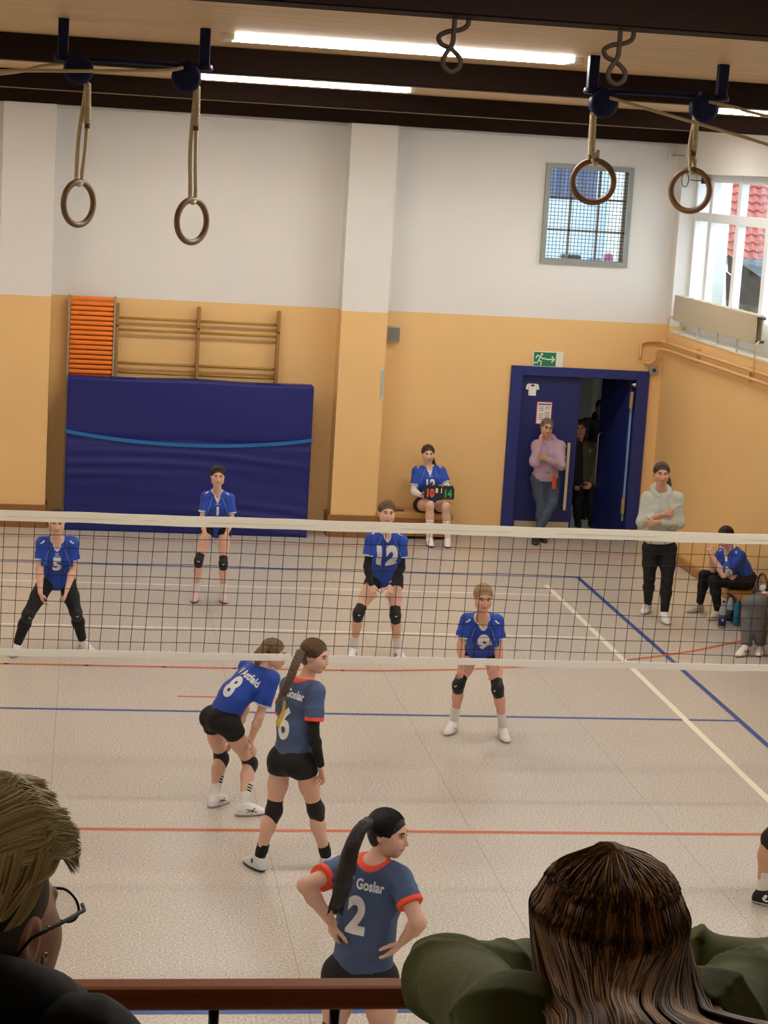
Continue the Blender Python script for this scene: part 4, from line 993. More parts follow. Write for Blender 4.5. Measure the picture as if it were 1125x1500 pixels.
        cl = [half(-upv, hipm-upv*shirt_len*S)] 
        hemp = hipm-upv*shirt_len*S
        ends = []
        if top == 'jersey':
            for a in 'AB':
                s0, el = J['sh'+a], J['el'+a]; d = nz(el-s0); e = s0+d*np.linalg.norm(el-s0)*sl; ends.append((e, d, 1 if a == 'B' else -1))
        # sleeve ends are cut square, only near the arm itself
        def sleeve_clip(e, d, rad, sd):
            def fn(X, Y, Z):
                t = (X-e[0])*d[0]+(Y-e[1])*d[1]+(Z-e[2])*d[2]; r = np.sqrt(np.maximum(0, (X-e[0])**2+(Y-e[1])**2+(Z-e[2])**2-t*t))
                la = sd*((X-w2[0])*lat_s[0]+(Y-w2[1])*lat_s[1]+(Z-w2[2])*lat_s[2])-(lat_k*G+loose*.8)
                return np.minimum(np.minimum(t, rad-r), la)
            return fn
        for e, d, sd in ends: cl.append(sleeve_clip(e, d, .088*G+loose, sd))
        # neck opening
        nk = [cone(neck+upv*.005*S, neck+upv*.13*S, .060*S, .072*S, .01, -1)]
        if top == 'jersey' and neck_v: nk += [cone(neck+fs*.055*G+upv*.03*S, neck+fs*.125*G-upv*.055*S, .036*S, .012*S, .008, -1)]
        P, Q = field(pr+nk, h*.8 if not fine else .005, clips=cl, wave=wave, wscale=20, ridge=ridge, seed=len(label))
        C_ = P[Q].mean(1); mi = np.zeros(len(C_), int)
        tw = .013 if trim is TW else .024
        if top == 'jersey':
            if trim is TW: mi[np.abs((C_-hemp)@(-upv)) < .010] = 1
            for e, d, sd in ends:
                t = (C_-e)@d; r = np.linalg.norm((C_-e)-np.outer(t, d), axis=1); mi[(t > -tw) & (r < .088*G+loose) & (sd*((C_-w2)@lat_s) > lat_k*G+loose*.8)] = 1
            dn = [np.abs(ev(q, C_[:, 0], C_[:, 1], C_[:, 2])) for q in nk]
            near = np.min([ev(q, C_[:, 0], C_[:, 1], C_[:, 2]) for q in nk], 0); mi[near < (.010 if trim is TW else .028)] = 1
        elif top == 'hoodie':
            pass
        so = raw('jersey' if top == 'jersey' else ('hooded_sweatshirt' if top == 'hoodie' else 'jacket'), P, Q, [tm, trim], root, mi)
        R['shirt'] = so; R['pq'] = (P, Q); bv = bvh_of((P, Q)); R['bvh'] = bv
        if top == 'hoodie':
            hr_ = [(neck+lat_s*math.cos(q)*.082*G+fs*math.sin(q)*.078*G+upv*(.018-.035*math.sin(q))*S, .030*G+.012*G*max(0, -math.sin(q))) for q in [math.radians(x) for x in range(125, 416, 18)]]
            blob('hood', [cone(p_, q_, rp_, rq_, .02) for (p_, rp_), (q_, rq_) in zip(hr_, hr_[1:])]+[ell(neck-fs*.105*G-upv*.03*S, (.085*G, .04*G, .075*G), np.array([lat_s, fs, upv]), .04)], h*.8, tm, so, wave=.002, wscale=30)
            hp_ = hemp+upv*.02; blob('waistband', [seg(hp_-upv*.025*S, hp_+upv*.03*S, lat_m, (.148*G+loose*.8, .112*G+loose*.8), (.150*G+loose*.8, .112*G+loose*.8), .02)], h*.8, tm, so, clips=[half(-upv, hp_-upv*.03*S), half(upv, hp_+upv*.035*S)])
            bmx = B()
            for s_ in (-1, 1):
                q = []
                for i in range(7):
                    p_ = neck+lat_s*s_*(.035+.004*i)*G+upv*(-.01-.026*i)*S; hit = bv.ray_cast(Vector(p_+fs*.4), Vector(-fs), .8)[0]
                    if hit is not None: q.append(tuple(np.array(hit)+fs*.004))
                if len(q) > 1: tube(bmx, q, .0035, 6)
            obj('drawstring', bmx, tm, so, True)
        # raised cuff bands on long sleeves are part of the same cloth
        if number:
            cen = J.get('num', w2-upv*.06*S+fs*.0)
            front = J.get('numdir', fs); U_ = np.cross(upv, front)
            U_ = nz(U_); V_ = np.cross(front, U_)
            for o_, s_ in [(cen, number)]:
                decal('shirt_number', text_shape(s_, .045 if s_ != '6' else .028), o_+nz(front)*.2, U_, V_, PR, so, bv, num_h*.82, num_h*1.12 if len(s_) < 3 else num_h, reach=.5, cut=.018)
            if backtext:
                txt, hgt, dy, dx, bd = backtext
                decal('shirt_lettering', text_shape(txt, .035), cen+V_*dy+U_*dx+nz(front)*.2, U_, V_, PR, so, bv, hgt*.82, hgt*1.15, bend=bd, reach=.5, cut=.018)
        if top == 'jersey' and trim is TW and not backtext:
            U_ = nz(np.cross(upv, fs)); V_ = np.cross(fs, U_)
            e_ = w2+upv*.055*S
            decal('chest_emblem', poly_shape([[(-.020, .012), (-.003, -.004), (-.003, .004), (-.010, .014)], [(.020, .012), (.010, .014), (-.003, .004), (-.003, -.004)], [(-.026, -.016), (.026, -.016), (.026, -.012), (-.026, -.012)]]), e_+fs*.25, U_, V_, PR, so, bv, S, S, reach=.5)
            for s_ in (-1, 1):
                sp_ = top_+lat_s*s_*.142*G+upv*.0; nn = nz(upv*.75+fs*.65); U2 = lat_s; V2 = nz(np.cross(nn, U2)); 
                if V2@upv < 0: V2 = -V2
                U2 = np.cross(V2, nn)
                decal('shoulder_emblem', poly_shape([[(s_*x, y) for x, y in q] for q in ([(-.018, .018), (.0, .0), (.004, .010), (-.006, .024)], [(.0, .0), (.022, -.006), (.018, .004), (.004, .010)])]), sp_+nn*.2, U2, V2, PR, so, bv, S*1.15, S*1.15, reach=.45)
        if top == 'jersey' and trim is TW:
            bmx = B(); any_ = False
            for s_, a in ((-1, 'A'), (1, 'B')):
                for side in (fs,):
                    q = []
                    for i in range(9):
                        t = i/8; p_ = neck+lat_s*s_*(.062+.075*t)*G-upv*(.015+.17*t)*S
                        hit = bv.ray_cast(Vector(p_+side*.4), Vector(-side), .8)[0]
                        if hit is not None: q.append(tuple(np.array(hit)+side*.001))
                    if len(q) > 2: tube(bmx, q, .0022, 5); any_ = True
            if any_: obj('piping', bmx, PRF, so, True)
            else: bmx.free()
    # ---- lower clothing
    off_ = .010
    if bottom in ('shorts', 'leggings', 'trousers', 'jeans', 'sweatpants'):
        lm = {'shorts': BK, 'leggings': BK, 'trousers': mat('trousers_black', '#100f11', .7, bump=.3), 'jeans': mat('denim', '#3f4c62', .8, bump=.4, bscale=30, vary=.25, vscale=9), 'sweatpants': mat('grey_jersey', '#67676b', .85, bump=.3, bscale=20, vary=.08)}[bottom]
        lz = {'shorts': .012, 'leggings': .007, 'trousers': .026, 'jeans': .013, 'sweatpants': .024}[bottom]
        pr = [seg(pel+upv*.05*S, pel-upv*.02*S, lat_h, (.132*G+lz, .098*G+lz), (.158*G+lz, .105*G+lz), .04)]
        pr += [ell(g[1], g[2]+lz, g[3], .05) for g in glut]
        cl = [leg_clip(pel+upv*.09*S, upv, .24)]
        for a in 'AB':
            hp, kn, an = J['hip'+a], J['kn'+a], J['an'+a]
            pr += [cone(hp, hp+(kn-hp)*.5, .086*G+lz, .074*G+lz, .04), cone(hp+(kn-hp)*.5, kn, .074*G+lz, .053*G+lz, .03)]
            if bottom != 'shorts':
                e_ = an+(kn-an)*.10; bk = legs[a][2]
                pr += [cone(kn, kn+(an-kn)*.35+bk*.006, .052*G+lz, .053*G+lz, .03), cone(kn+(an-kn)*.35+bk*.006, e_, .054*G+lz, .036*S+lz, .03)]
        if bottom == 'shorts':
            for a in 'AB':
                hp, kn = J['hip'+a], J['kn'+a]; d = nz(kn-hp); cl.append(leg_clip(hp+(kn-hp)*.26, d, .16*G))
        lo = raw({'shorts': 'shorts', 'leggings': 'leggings', 'trousers': 'trousers', 'jeans': 'jeans', 'sweatpants': 'sweatpants'}[bottom], *field(pr, h*.9, clips=cl, wave=.0012 if bottom in ('shorts', 'leggings') else .004, wscale=28), lm, root)
        R['bottom'] = lo
    if sleeves:
        for a, m_ in sleeves.items():
            s0, el, wr = J['sh'+a], J['el'+a], J['wr'+a]
            st = s0+(el-s0)*.5
            blob('arm_sleeve', [cone(st, el, .044*G, .039*G+.003, .02), cone(el, el+(wr-el)*.3, .040*G, .042*G, .02), cone(el+(wr-el)*.3, el+(wr-el)*.97, .042*G, .027*S, .02)], h*.8, m_, root)
    for a in 'AB':
        hp, kn, an = J['hip'+a], J['kn'+a], J['an'+a]; bk = legs[a][2]; d1_ = nz(kn-hp); d2_ = nz(an-kn)
        if pads:
            pr = [cone(kn-d1_*.085*S, kn, .061*G, .061*G, .02), cone(kn, kn+d2_*.075*S, .061*G, .057*G, .02), ell(kn-bk*.028*S+d2_*.01*S, (.048*S, .048*S, .068*S), np.array([nz(np.cross(d2_, bk)), bk, d2_]), .02)]
            ko, kpq = blob('knee_pad', pr, h*.75, BK2, root, clips=[half(-d1_, kn-d1_*.088*S), half(d2_, kn+d2_*.082*S)])
            if ko is not None:
                fw = nz(-bk); U_ = nz(np.cross(-d1_, fw)); V_ = np.cross(fw, U_)
                decal('pad_emblem', poly_shape([[(-.016, .008), (-.003, -.004), (-.003, .004), (-.008, .010)], [(.018, .010), (.008, .010), (-.003, .004), (-.003, -.004)]]), kn-d1_*.035*S+fw*.2, U_, V_, PR, ko, bvh_of(kpq), S, S, reach=.4)
        if socks is not None:
            so_, spq = blob('sock', [cone(an-d2_*sock_h*S, an-d2_*.06*S, .034*S+(.052*G-.033*S)*min(1, sock_h*S/(.7*np.linalg.norm(an-kn)))+.004, .039*S, .02), cone(an-d2_*.06*S, an+UP*0.0, .038*S, .040*S, .02), ell(an+UP*-.03+nz(J['toe'+a]-an)*.03, (.045*S, .045*S, .04*S))], h*.7, [socks, BK], root, matfn=(lambda X: sum((np.abs((X-an)@(-d2_)-(.150-.022*i)*S) < .0058).astype(int) for i in range(stripes))) if stripes else None, clips=[half(-d2_, an-d2_*(sock_h-.005)*S)])
        # shoes
        t_ = J['toe'+a]-an; t_[2] = 0; t_ = nz(t_); L_ = nz(np.cross(UP, t_)); gz = J.get('ground', np.array([0, 0, 0.]))[2]
        hx = an*np.array([1, 1, 0])-t_*.045*S+UP*gz; q = lambda f, z: hx+t_*f*S+UP*z*S
        pr = [seg(q(.015, .040), q(.10, .040), L_, (.036*S, .040*S), (.041*S, .038*S), .02), seg(q(.10, .036), q(.195, .026), L_, (.043*S, .037*S), (.038*S, .026*S), .02), cone(q(.03, .06), q(.045, .095), .037*S, .040*S, .02), cone(q(.05, .075), q(.14, .045), .034*S, .030*S, .03), ell(q(.11, .014), (.135*S, .046*S, .016*S), np.array([t_, L_, UP]), .012), cone(q(.042, .10), q(.048, .16), .031*S, .034*S, .01, -1)]
        zt = gz+.022*S
        shm, som = shoe[0], shoe[1]
        shp, shq = field(pr, .0055, clips=[half(-UP, np.array([0, 0, gz+.001]))])
        mi = (shp[shq].mean(1)[:, 2] < zt).astype(int); so_ = raw('shoe', shp, shq, [shm, som], root, mi)
        lc = B()
        for i in range(4):
            f = .085+.028*i; z = .096-.0155*i; tube(lc, [tuple(q(f, z)+L_*.022*S-UP*.006), tuple(q(f+.006, z+.004)), tuple(q(f, z)-L_*.022*S-UP*.006)], .0035*S, 5)
        obj('laces', lc, shoe[2] if len(shoe) > 2 else TW, so_, True)
        R['shoe'+a] = (so_, (shp, shq), t_, L_, hx)
    return R
def leg_clip(e, d, rad):
    def fn(X, Y, Z):
        t = (X-e[0])*d[0]+(Y-e[1])*d[1]+(Z-e[2])*d[2]; r = np.sqrt(np.maximum(0, (X-e[0])**2+(Y-e[1])**2+(Z-e[2])**2-t*t))
        return np.minimum(t, rad-r)
    return fn
def ortho_leg(hp, kn, an, fh):
    """forward direction of the knee"""
    d = nz(an-hp); v = kn-(hp+d*((kn-hp)@d)); 
    f = np.asarray(fh, float)
    if np.linalg.norm(v) > .03: f = nz(v)*.6+f*.4 if (v@fh) > -.02 else f
    ax = nz(an-kn); f = f-ax*(f@ax); return nz(f)
def JT(**k):
    """joint table: (u, v, Y) -> on the plane at depth Y; ('z', u, v) ankles -> at ankle height"""
    o = {}
    for n, p in k.items():
        if len(p) == 3 and n[:2] not in ('an',): o[n] = at(p[0], p[1], Y=p[2])
        elif n[:2] == 'an': o[n] = at(p[0], p[1], Y=p[2]) if len(p) == 3 else at(p[0], p[1], Z=.085)
        elif n[:3] == 'toe': o[n] = at(p[0], p[1], Z=.02)
    if DEBUG:
        L = lambda a, b: round(float(np.linalg.norm(o[a]-o[b])), 2)
        print('J', {x: L(*x.split('-')) for x in ('hipA-knA', 'knA-anA', 'hipB-knB', 'knB-anB', 'shA-elA', 'elA-wrA', 'shB-elB', 'elB-wrB', 'shA-shB', 'hipA-hipB', 'neck-head')}, 'torso', round(float(np.linalg.norm(o['neck']-(o['hipA']+o['hipB'])/2)), 2), 'hipz', round(float(o['hipA'][2]), 2), 'anY', [round(float(o[k_][1]), 2) for k_ in ('anA', 'anB')])
    return o
DEBUG = False
DN_ = lambda x, y, z: nz((x, y, z))

# ---- number 5, far left, legs wide apart
j5 = JT(head=(83, 764, 4.62), neck=(84, 791, 4.74), shA=(63, 796, 4.76), shB=(105, 796, 4.76), elA=(58, 833, 4.72), elB=(108, 833, 4.78), wrA=(59, 868, 4.58), wrB=(98, 864, 4.66), tipA=(64, 886, 4.56), tipB=(93, 881, 4.62),
        hipA=(70, 850, 5.02), hipB=(97, 850, 5.06), knA=(42, 899, 4.68), knB=(111, 897, 4.84), anA=(25, 944), anB=(121, 938), toeA=(14, 965), toeB=(131, 952))
person('player in blue jersey number 5 and black leggings, legs wide, at the far left', j5, .97, head=(.05, -1, -.25), hair='#3a2c24', number='5', num_h=.17, shirt_len=.03, bottom='leggings', pads=True, socks=BK, h=.009, sleeve_len=.66, girth=.94, thumbs={'A': 1, 'B': 1}, palmN={'A': DN_(1, .3, 0), 'B': DN_(-1, .3, 0)}, curl=.55)
# ---- number 1, in front of the crash mat
j1 = JT(head=(319, 697.5, 7.0), neck=(318, 720, 7.12), shA=(302, 728, 7.14), shB=(336, 730, 7.14), elA=(296, 760, 7.08), elB=(340, 762, 7.1), wrA=(300, 784, 6.96), wrB=(330, 786, 6.98), tipA=(292, 801, 6.93), tipB=(327, 803, 6.95),
        hipA=(306, 771, 7.36), hipB=(329, 772, 7.36), knA=(291, 821, 7.14), knB=(327, 825, 7.14), anA=(287, 868), anB=(327, 869), toeA=(281, 885), toeB=(332, 886))
person('player in blue jersey number 1 standing hands on thighs before the blue crash mat', j1, .86, head=(.02, -1, -.12), hair='#2f221c', number='1', num_h=.13, shoe=(mat('shoe_pink', '#d3b6c0', .6), mat('sole_plum', '#4b2b3c', .5)), h=.009, girth=.88, sock_h=.15, sleeve_len=.7, scaleH=.92, hair_style='bun')
# ---- number 12 behind the net
j12 = JT(head=(567, 751, 4.62), neck=(566, 778, 4.78), shA=(544, 790, 4.82), shB=(588, 792, 4.82), elA=(538, 830, 4.78), elB=(588, 832, 4.80), wrA=(544, 857, 4.66), wrB=(573, 857, 4.68), tipA=(547, 873, 4.62), tipB=(570, 874, 4.64),
         hipA=(550, 846, 5.08), hipB=(578, 848, 5.10), knA=(525, 898, 4.84), knB=(579, 901, 4.88), anA=(518, 950), anB=(583, 951), toeA=(510, 966), toeB=(592, 967))
SH3 = mat('shoe_stripe_black', '#1c1d22', .5)
r12 = person('smiling player in blue jersey number 12 with black arm sleeves, standing behind the net', j12, .95, head=(.02, -1, -.1), hair='#6b5140', number='12', num_h=.235, shirt_len=.03, sleeves={'A': BK, 'B': BK}, smile=1, h=.009, girth=.92, sock_h=.15, sleeve_len=.62, hair_style='bun')
# ---- number 9
j9 = JT(head=(708, 876, 1.98), neck=(706, 906, 2.12), shA=(684, 908, 2.18), shB=(728, 910, 2.16), elA=(675, 945, 2.16), elB=(731, 948, 2.12), wrA=(676, 974, 2.10), wrB=(730, 977, 2.04), tipA=(673, 994, 2.10), tipB=(722, 998, 2.02),
        hipA=(691, 956, 2.62), hipB=(721, 958, 2.52), knA=(672, 1002, 2.40), knB=(729, 1008, 2.26), anA=(665, 1057), anB=(737, 1066), toeA=(646, 1079), toeB=(745, 1088))
r9 = person('blonde player in blue jersey number 9 crouching hands on knees right of centre', j9, .93, head=(0, -1, -.22), hair='#a58a66', number='9', num_h=.22, tone='rosy', h=.008, girth=.88, sock_h=.17, sleeve_len=.72, shirt_len=.015, socks=SOCK, hair_style='bun')
# ---- number 8, bent forward, back to the camera
j8 = JT(head=(402, 958, .47), neck=(381, 979, .46), shA=(361, 977, .60), shB=(398, 994, .30), elA=(359, 1040, .70), elB=(380, 1050, .26), wrA=(340, 1085, .72), wrB=(367, 1085, .30), tipA=(333, 1098, .74), tipB=(374, 1100, .34),
        hipA=(311, 1052, .52), hipB=(336, 1060, .30), knA=(324, 1110, .64), knB=(366, 1117, .50), anA=(314, 1165), anB=(357, 1178), toeA=(331, 1171), toeB=(388, 1188))
j8['mid'] = at(345, 1018, Y=.40)
j8['num'] = at(352, 1010, Y=.42); j8['numdir'] = nz((-.55, -.75, .45))
r8 = None
# ---- number 6 with the long braid
j6 = JT(head=(462, 961, -.86), neck=(447, 996, -.84), shA=(424, 1004, -.70), shB=(463, 1013, -.98), elA=(413, 1060, -.58), elB=(459, 1073, -1.04), wrA=(420, 1105, -.50), wrB=(470, 1121, -.98), tipA=(424, 1122, -.5), tipB=(473, 1141, -.96),
        hipA=(413, 1112, -.80), hipB=(444, 1115, -.92), knA=(401, 1187, -.80), knB=(462, 1186, -.86), anA=(380, 1257), anB=(478, 1256), toeA=(361, 1270), toeB=(496, 1262))
j6['toeA'] = j6['anA']+np.array([-.10, .20, 0]); j6['toeB'] = j6['anB']+np.array([.16, .18, 0])
j6['num'] = at(425, 1056, Y=-.85); j6['numdir'] = nz((-.55, -.83, .1))
# ---- number 2, hands on hips, nearest the camera
j2 = JT(head=(570, 1221, -4.26), neck=(549, 1262, -4.26), shA=(503, 1272, -4.14), shB=(585, 1287, -4.36), elA=(447, 1297, -4.34), elB=(613, 1352, -4.52), wrA=(487, 1353, -4.30), wrB=(590, 1378, -4.40), tipA=(488, 1380, -4.24), tipB=(570, 1400, -4.38),
        hipA=(500, 1428, -4.14), hipB=(556, 1433, -4.22), knA=(497, 1570, -4.15), knB=(566, 1575, -4.20), anA=(492, 1690, -4.1), anB=(580, 1700, -4.1))
for a, dx in (('A', -.05), ('B', .07)):
    hpz = j2['hip'+a]; j2['kn'+a] = np.array([hpz[0]+dx*.5, hpz[1]-.01, .405]); j2['an'+a] = np.array([hpz[0]+dx, hpz[1]-.02, .085]); j2['toe'+a] = j2['an'+a]+np.array([dx*1.5, .2, 0])
j2['num'] = at(523, 1337, Y=-4.3); j2['numdir'] = nz((-.22, -.95, .12))
# ---- scorekeeper seated by the wall
js = JT(head=(627, 665, 11.12), neck=(628, 684, 11.16), shA=(611, 691, 11.16), shB=(646, 691, 11.16), elA=(606, 720, 11.08), elB=(656, 716, 11.04), wrA=(617, 726, 10.88), wrB=(650, 712, 10.84), tipA=(621, 729, 10.80), tipB=(642, 711, 10.80),
        hipA=(616, 740, 11.20), hipB=(642, 741, 11.20), knA=(630, 740, 10.72), knB=(653, 742, 10.70), anA=(629, 789), anB=(656, 790), toeA=(637, 805), toeB=(657, 806))
PEOPLE_DONE = True
# back view players
r8 = person('player in blue jersey number 8 bent forward with hands on her knees at the net', j8, .93, face=(.72, .62, -.35), head=(1, -.35, -.15), hair='#7a6142', number='8', num_h=.165, backtext=('V Astfeld', .052, .125, .03, .9), h=.007, girth=.90, sock_h=.185, sleeve_len=.72, shirt_len=.05, hair_style='pony', pads=True,
            tail=[(at(386, 950, Y=.40), .030), (at(378, 960, Y=.40), .030), (at(377, 972, Y=.40), .02)], socks=SOCK, stripes=3, wave=.003)
def shoe_mark(R, a, m, side, shape, sx=1):
    o, pq, t_, L_, hx = R['shoe'+a]; bv = bvh_of(pq); n_ = L_*side; U_ = nz(np.cross(UP, n_))
    c = hx+t_*.10*R['S']+UP*.045*R['S']; decal('shoe_mark', shape, c+n_*.15, U_, UP, m, o, bv, R['S']*sx, R['S'], reach=.6, cut=.012)
STR3 = poly_shape([[(x, -.022), (x+.009, -.022), (x+.022, .018), (x+.013, .018)] for x in (-.03, -.012, .006)])
WAVE = poly_shape([[(-.05, -.012), (-.044, -.016), (.03, .018), (.026, .022)], [(-.05, .014), (.04, -.014), (.044, -.008), (-.046, .02)], [(-.01, -.02), (-.004, -.02), (.02, .02), (.012, .02)]])
DKM = mat('mark_dark', '#23242c', .5)
for a in 'AB':
    for s_ in (-1, 1): shoe_mark(r8, a, DKM, s_, WAVE); shoe_mark(r12, a, SH3, s_, STR3)

r6 = person('player in slate jersey number 6 with a long brown braid standing at the net', j6, .95, face=(.60, .80, 0), head=(.85, -.52, -.18), hair='#5c4630', topmat=JG, trim=TO, number='6', num_h=.20, backtext=('V Goslar', .050, .20, .02, .3), h=.006, girth=.92, socks=BK, sock_h=.12, sleeve_len=.72, shirt_len=.03, sleeves={'B': BK, 'A': BK}, hair_style='pony', fine=True, neck_v=False, shoe=(mat('shoe_pale_grey', '#c9ced2', .5, vary=.15, vscale=40), mat('sole_dark', '#2c3038', .5)), wave=.003)
def braid(R, pts, r0, m, name='braid'):
    P = [np.asarray(p, float)+R['off'] for p in pts]; P = smooth_path(P, 12); n = len(P); pr = []
    for s_ in range(3):
        q = []
        for i, p in enumerate(P):
            t = i/n; a = i*.62+s_*2.094; rr = r0*(1-.25*t); d = nz(P[min(i+1, n-1)]-P[max(i-1, 0)]); u_ = nz(np.cross(d, (0, 1, .1))); v_ = np.cross(d, u_)
            q.append((p+u_*math.cos(a)*rr*.9+v_*math.sin(2*a)*rr*.4, rr*.72))
        pr += [cone(a_[0], b_[0], a_[1], b_[1], .004) for a_, b_ in zip(q, q[1:])]
    o, _ = blob(name, pr, .0035, m, R['root'], wave=.0008, wscale=300); return o
braid(r6, [at(441, 955, Y=-.93), at(434, 970, Y=-1.00), at(427, 988, Y=-1.03), at(421, 1003, Y=-1.03), at(415, 1017, Y=-1.01)], .020, hair_mat('#5c4630'))
blob('braid_end', [cone(at(416, 1015, Y=-1.01)+r6['off'], at(404, 1030, Y=-1.0)+r6['off'], .018, .007, .01)], .004, hair_mat('#6e5334'), r6['root'], wave=.002, wscale=120)
def patch(R, shape, px, Y, nrm, up, m, name, sx=1, sy=1, tilt=0):
    n_ = nz(nrm); c = at(*px, Y=Y)+R['off']; up = np.asarray(up, float); V_ = nz(up-n_*(up@n_)); U_ = np.cross(V_, n_)
    return decal(name, shape, c+n_*.15, U_, V_, m, R['shirt'], R['bvh'], sx, sy, reach=.5, cut=.015)
patch(r6, ring_shape(.009, .024), (460, 1023), -1.1, (.55, -.83, .1), UP, TO, 'sleeve_emblem')
patch(r6, ring_shape(.006, .016), (431, 992), -1.0, (-.5, -.8, .35), UP, TO, 'neck_emblem')
patch(r6, poly_shape([[(-.07, -.09), (.0, -.09), (.012, .09), (-.02, .09)]]), (404, 1047), -.9, (-.96, -.28, 0), UP, mat('patch_yellow', '#c9a92c', .6), 'yellow_panel')

r2 = person('black haired player in slate jersey number 2, hands on hips, nearest the gallery rail', j2, 1.0, face=(.22, .97, 0), head=(.84, -.55, -.12), hair='#0e0d10', topmat=JG, trim=TO, number='2', num_h=.185, lat_k=.09, backtext=('V Goslar', .047, .155, .025, .25), h=.007, girth=1.0, fine=True, sleeve_len=.60, shirt_len=.035, hair_style='pony', neck_v=False, socks=SOCK, wave=.0035, sleeves=None, gshirt=.8,
            palmN={'A': DN_(.8, .6, -.1), 'B': DN_(-.7, .6, 0)}, thumbs={'A': 1, 'B': -1}, curl={'A': .35, 'B': .25}, tone='fair')
tl = [(540, 1204, -4.38, .022), (531, 1211, -4.43, .026), (521, 1228, -4.46, .031), (513, 1250, -4.47, .036), (506, 1278, -4.46, .040), (500, 1305, -4.44, .037), (493, 1325, -4.43, .028)]
pts = smooth_path([at(u, v, Y=y)+r2['off'] for u, v, y, r in tl], 8); rr = np.interp(np.linspace(0, len(tl)-1, len(pts)), range(len(tl)), [t_[3] for t_ in tl])
PT, _ = blob('ponytail', [cone(a, b_, ra, rb, .01) for a, b_, ra, rb in zip(pts, pts[1:], rr, rr[1:])], .005, hair_mat('#0e0d10'), r2['root'], wave=.002, wscale=60)
bm = B(); ends = pts[-1]
for i in range(150):
    a = rng.uniform(0, 6.28); k = int(rng.uniform(8, len(pts)-4)); r = rr[k]*rng.uniform(.75, 1.05); p0 = pts[k]+np.array([math.cos(a)*r, math.sin(a)*r*.9, 0]); p1 = pts[min(len(pts)-1, k+14)]+np.array([math.cos(a)*rr[-1]*1.0, math.sin(a)*rr[-1], 0]); e = ends+np.array([math.cos(a)*.030+rng.normal(0, .006)-.005, math.sin(a)*.02, -rng.uniform(.005, .055)])
    tube(bm, smooth_path([p0, p1, e], 5), [.0022]*10+[.0008], 4)
obj('loose_strands', bm, hair_mat('#0e0d10'), PT, True)
bm = B(); hb = at(541, 1203, Y=-4.37)+r2['off']; dd = nz(pts[3]-pts[0]); u_ = nz(np.cross(dd, UP)); v_ = np.cross(dd, u_)
tube(bm, [tuple(pts[1]+(u_*math.cos(t)+v_*math.sin(t))*.024) for t in [2*PI*k/18 for k in range(18)]], .005, 8, closed=True); obj('hair_tie', bm, BK, PT, True)
patch(r2, ring_shape(.006, .018), (531, 1259), -4.4, (-.15, -.85, .5), UP, TO, 'neck_emblem')
patch(r2, ring_shape(.009, .024), (587, 1277), -4.5, (.45, -.70, .55), UP, TO, 'sleeve_emblem')
bm = B(); e_ = fr(r2['F'], r2['hd'], (.084, -.004, -.030), r2['hs']); tube(bm, [tuple(e_+np.array([0, math.cos(t)*.007, math.sin(t)*.007-.006])) for t in [2*PI*k/12 for k in range(12)]], .0015, 5, closed=True); obj('earring', bm, mat('gold', '#c9a860', .25, metal=1), r2['root'], True)

# ---- seated scorekeeper
rs = person('seated player in blue jersey number 12 with white arm sleeves holding the scoreboard', js, .98, head=(0, -1, -.1), hair='#4b3527', number='12', num_h=.13, sleeves={'A': SOCK, 'B': SOCK}, pads=False, sock_h=.26, h=.009, neck_v=True, sleeve_len=.7, shirt_len=.0, girth=1.0, shoe=(SHOEW, mat('sole_violet', '#3f3f78', .5)), curl={'A': 1.0, 'B': 1.1}, palmN={'A': DN_(.6, -.4, .2), 'B': DN_(0, -.4, -.9)}, thumbs={'A': 1, 'B': 1},
            tail=[(at(633, 672, Y=11.24), .028), (at(637, 684, Y=11.27), .022)])
c = at(643, 720, Y=10.72)
t = thing('scoreboard', 'small black flip scoreboard reading 10 01 14 on the seated player\'s lap', 'scoreboard', tuple(c)); t.rotation_euler = (math.radians(-12), 0, math.radians(-2))
boxo('board', (-.185, 0, -.095), (.185, .025, .075), mat('score_black', '#131315', .4), t, bev=.004)
bm = B()
for i in range(12):
    x = -.165+i*.03; tube(bm, [(x, .012+.014*math.cos(q), .075+.014*math.sin(q)) for q in [2*PI*k/10 for k in range(10)]], .003, 4, closed=True)
obj('ring_binding', bm, mat('ring_black', '#222222', .4), t)
for nm, s_, x, hgt, col in (('score_card', '10', -.105, .105, '#e0503c'), ('score_card', '14', .120, .105, '#2f9a48'), ('set_card', '0', -.028, .06, '#e8e8e8'), ('set_card', '1', .032, .06, '#e8e8e8')):
    wd = .075 if hgt > .1 else .024
    z0 = -.02 if hgt > .1 else .012
    cd = boxo(nm, (x-wd, -.004, z0-.066 if hgt > .1 else z0-.04), (x+wd, -.001, z0+.066 if hgt > .1 else z0+.045), mat('card_black', '#0d0d0f', .35), t)
    decal('digits', text_shape(s_, .04), (x, -.004, z0), (1, 0, 0), (0, 0, 1), mat('digit_'+col.strip('#'), col, .5), cd, sx=hgt*.8, sy=hgt*1.05, off=.0015)

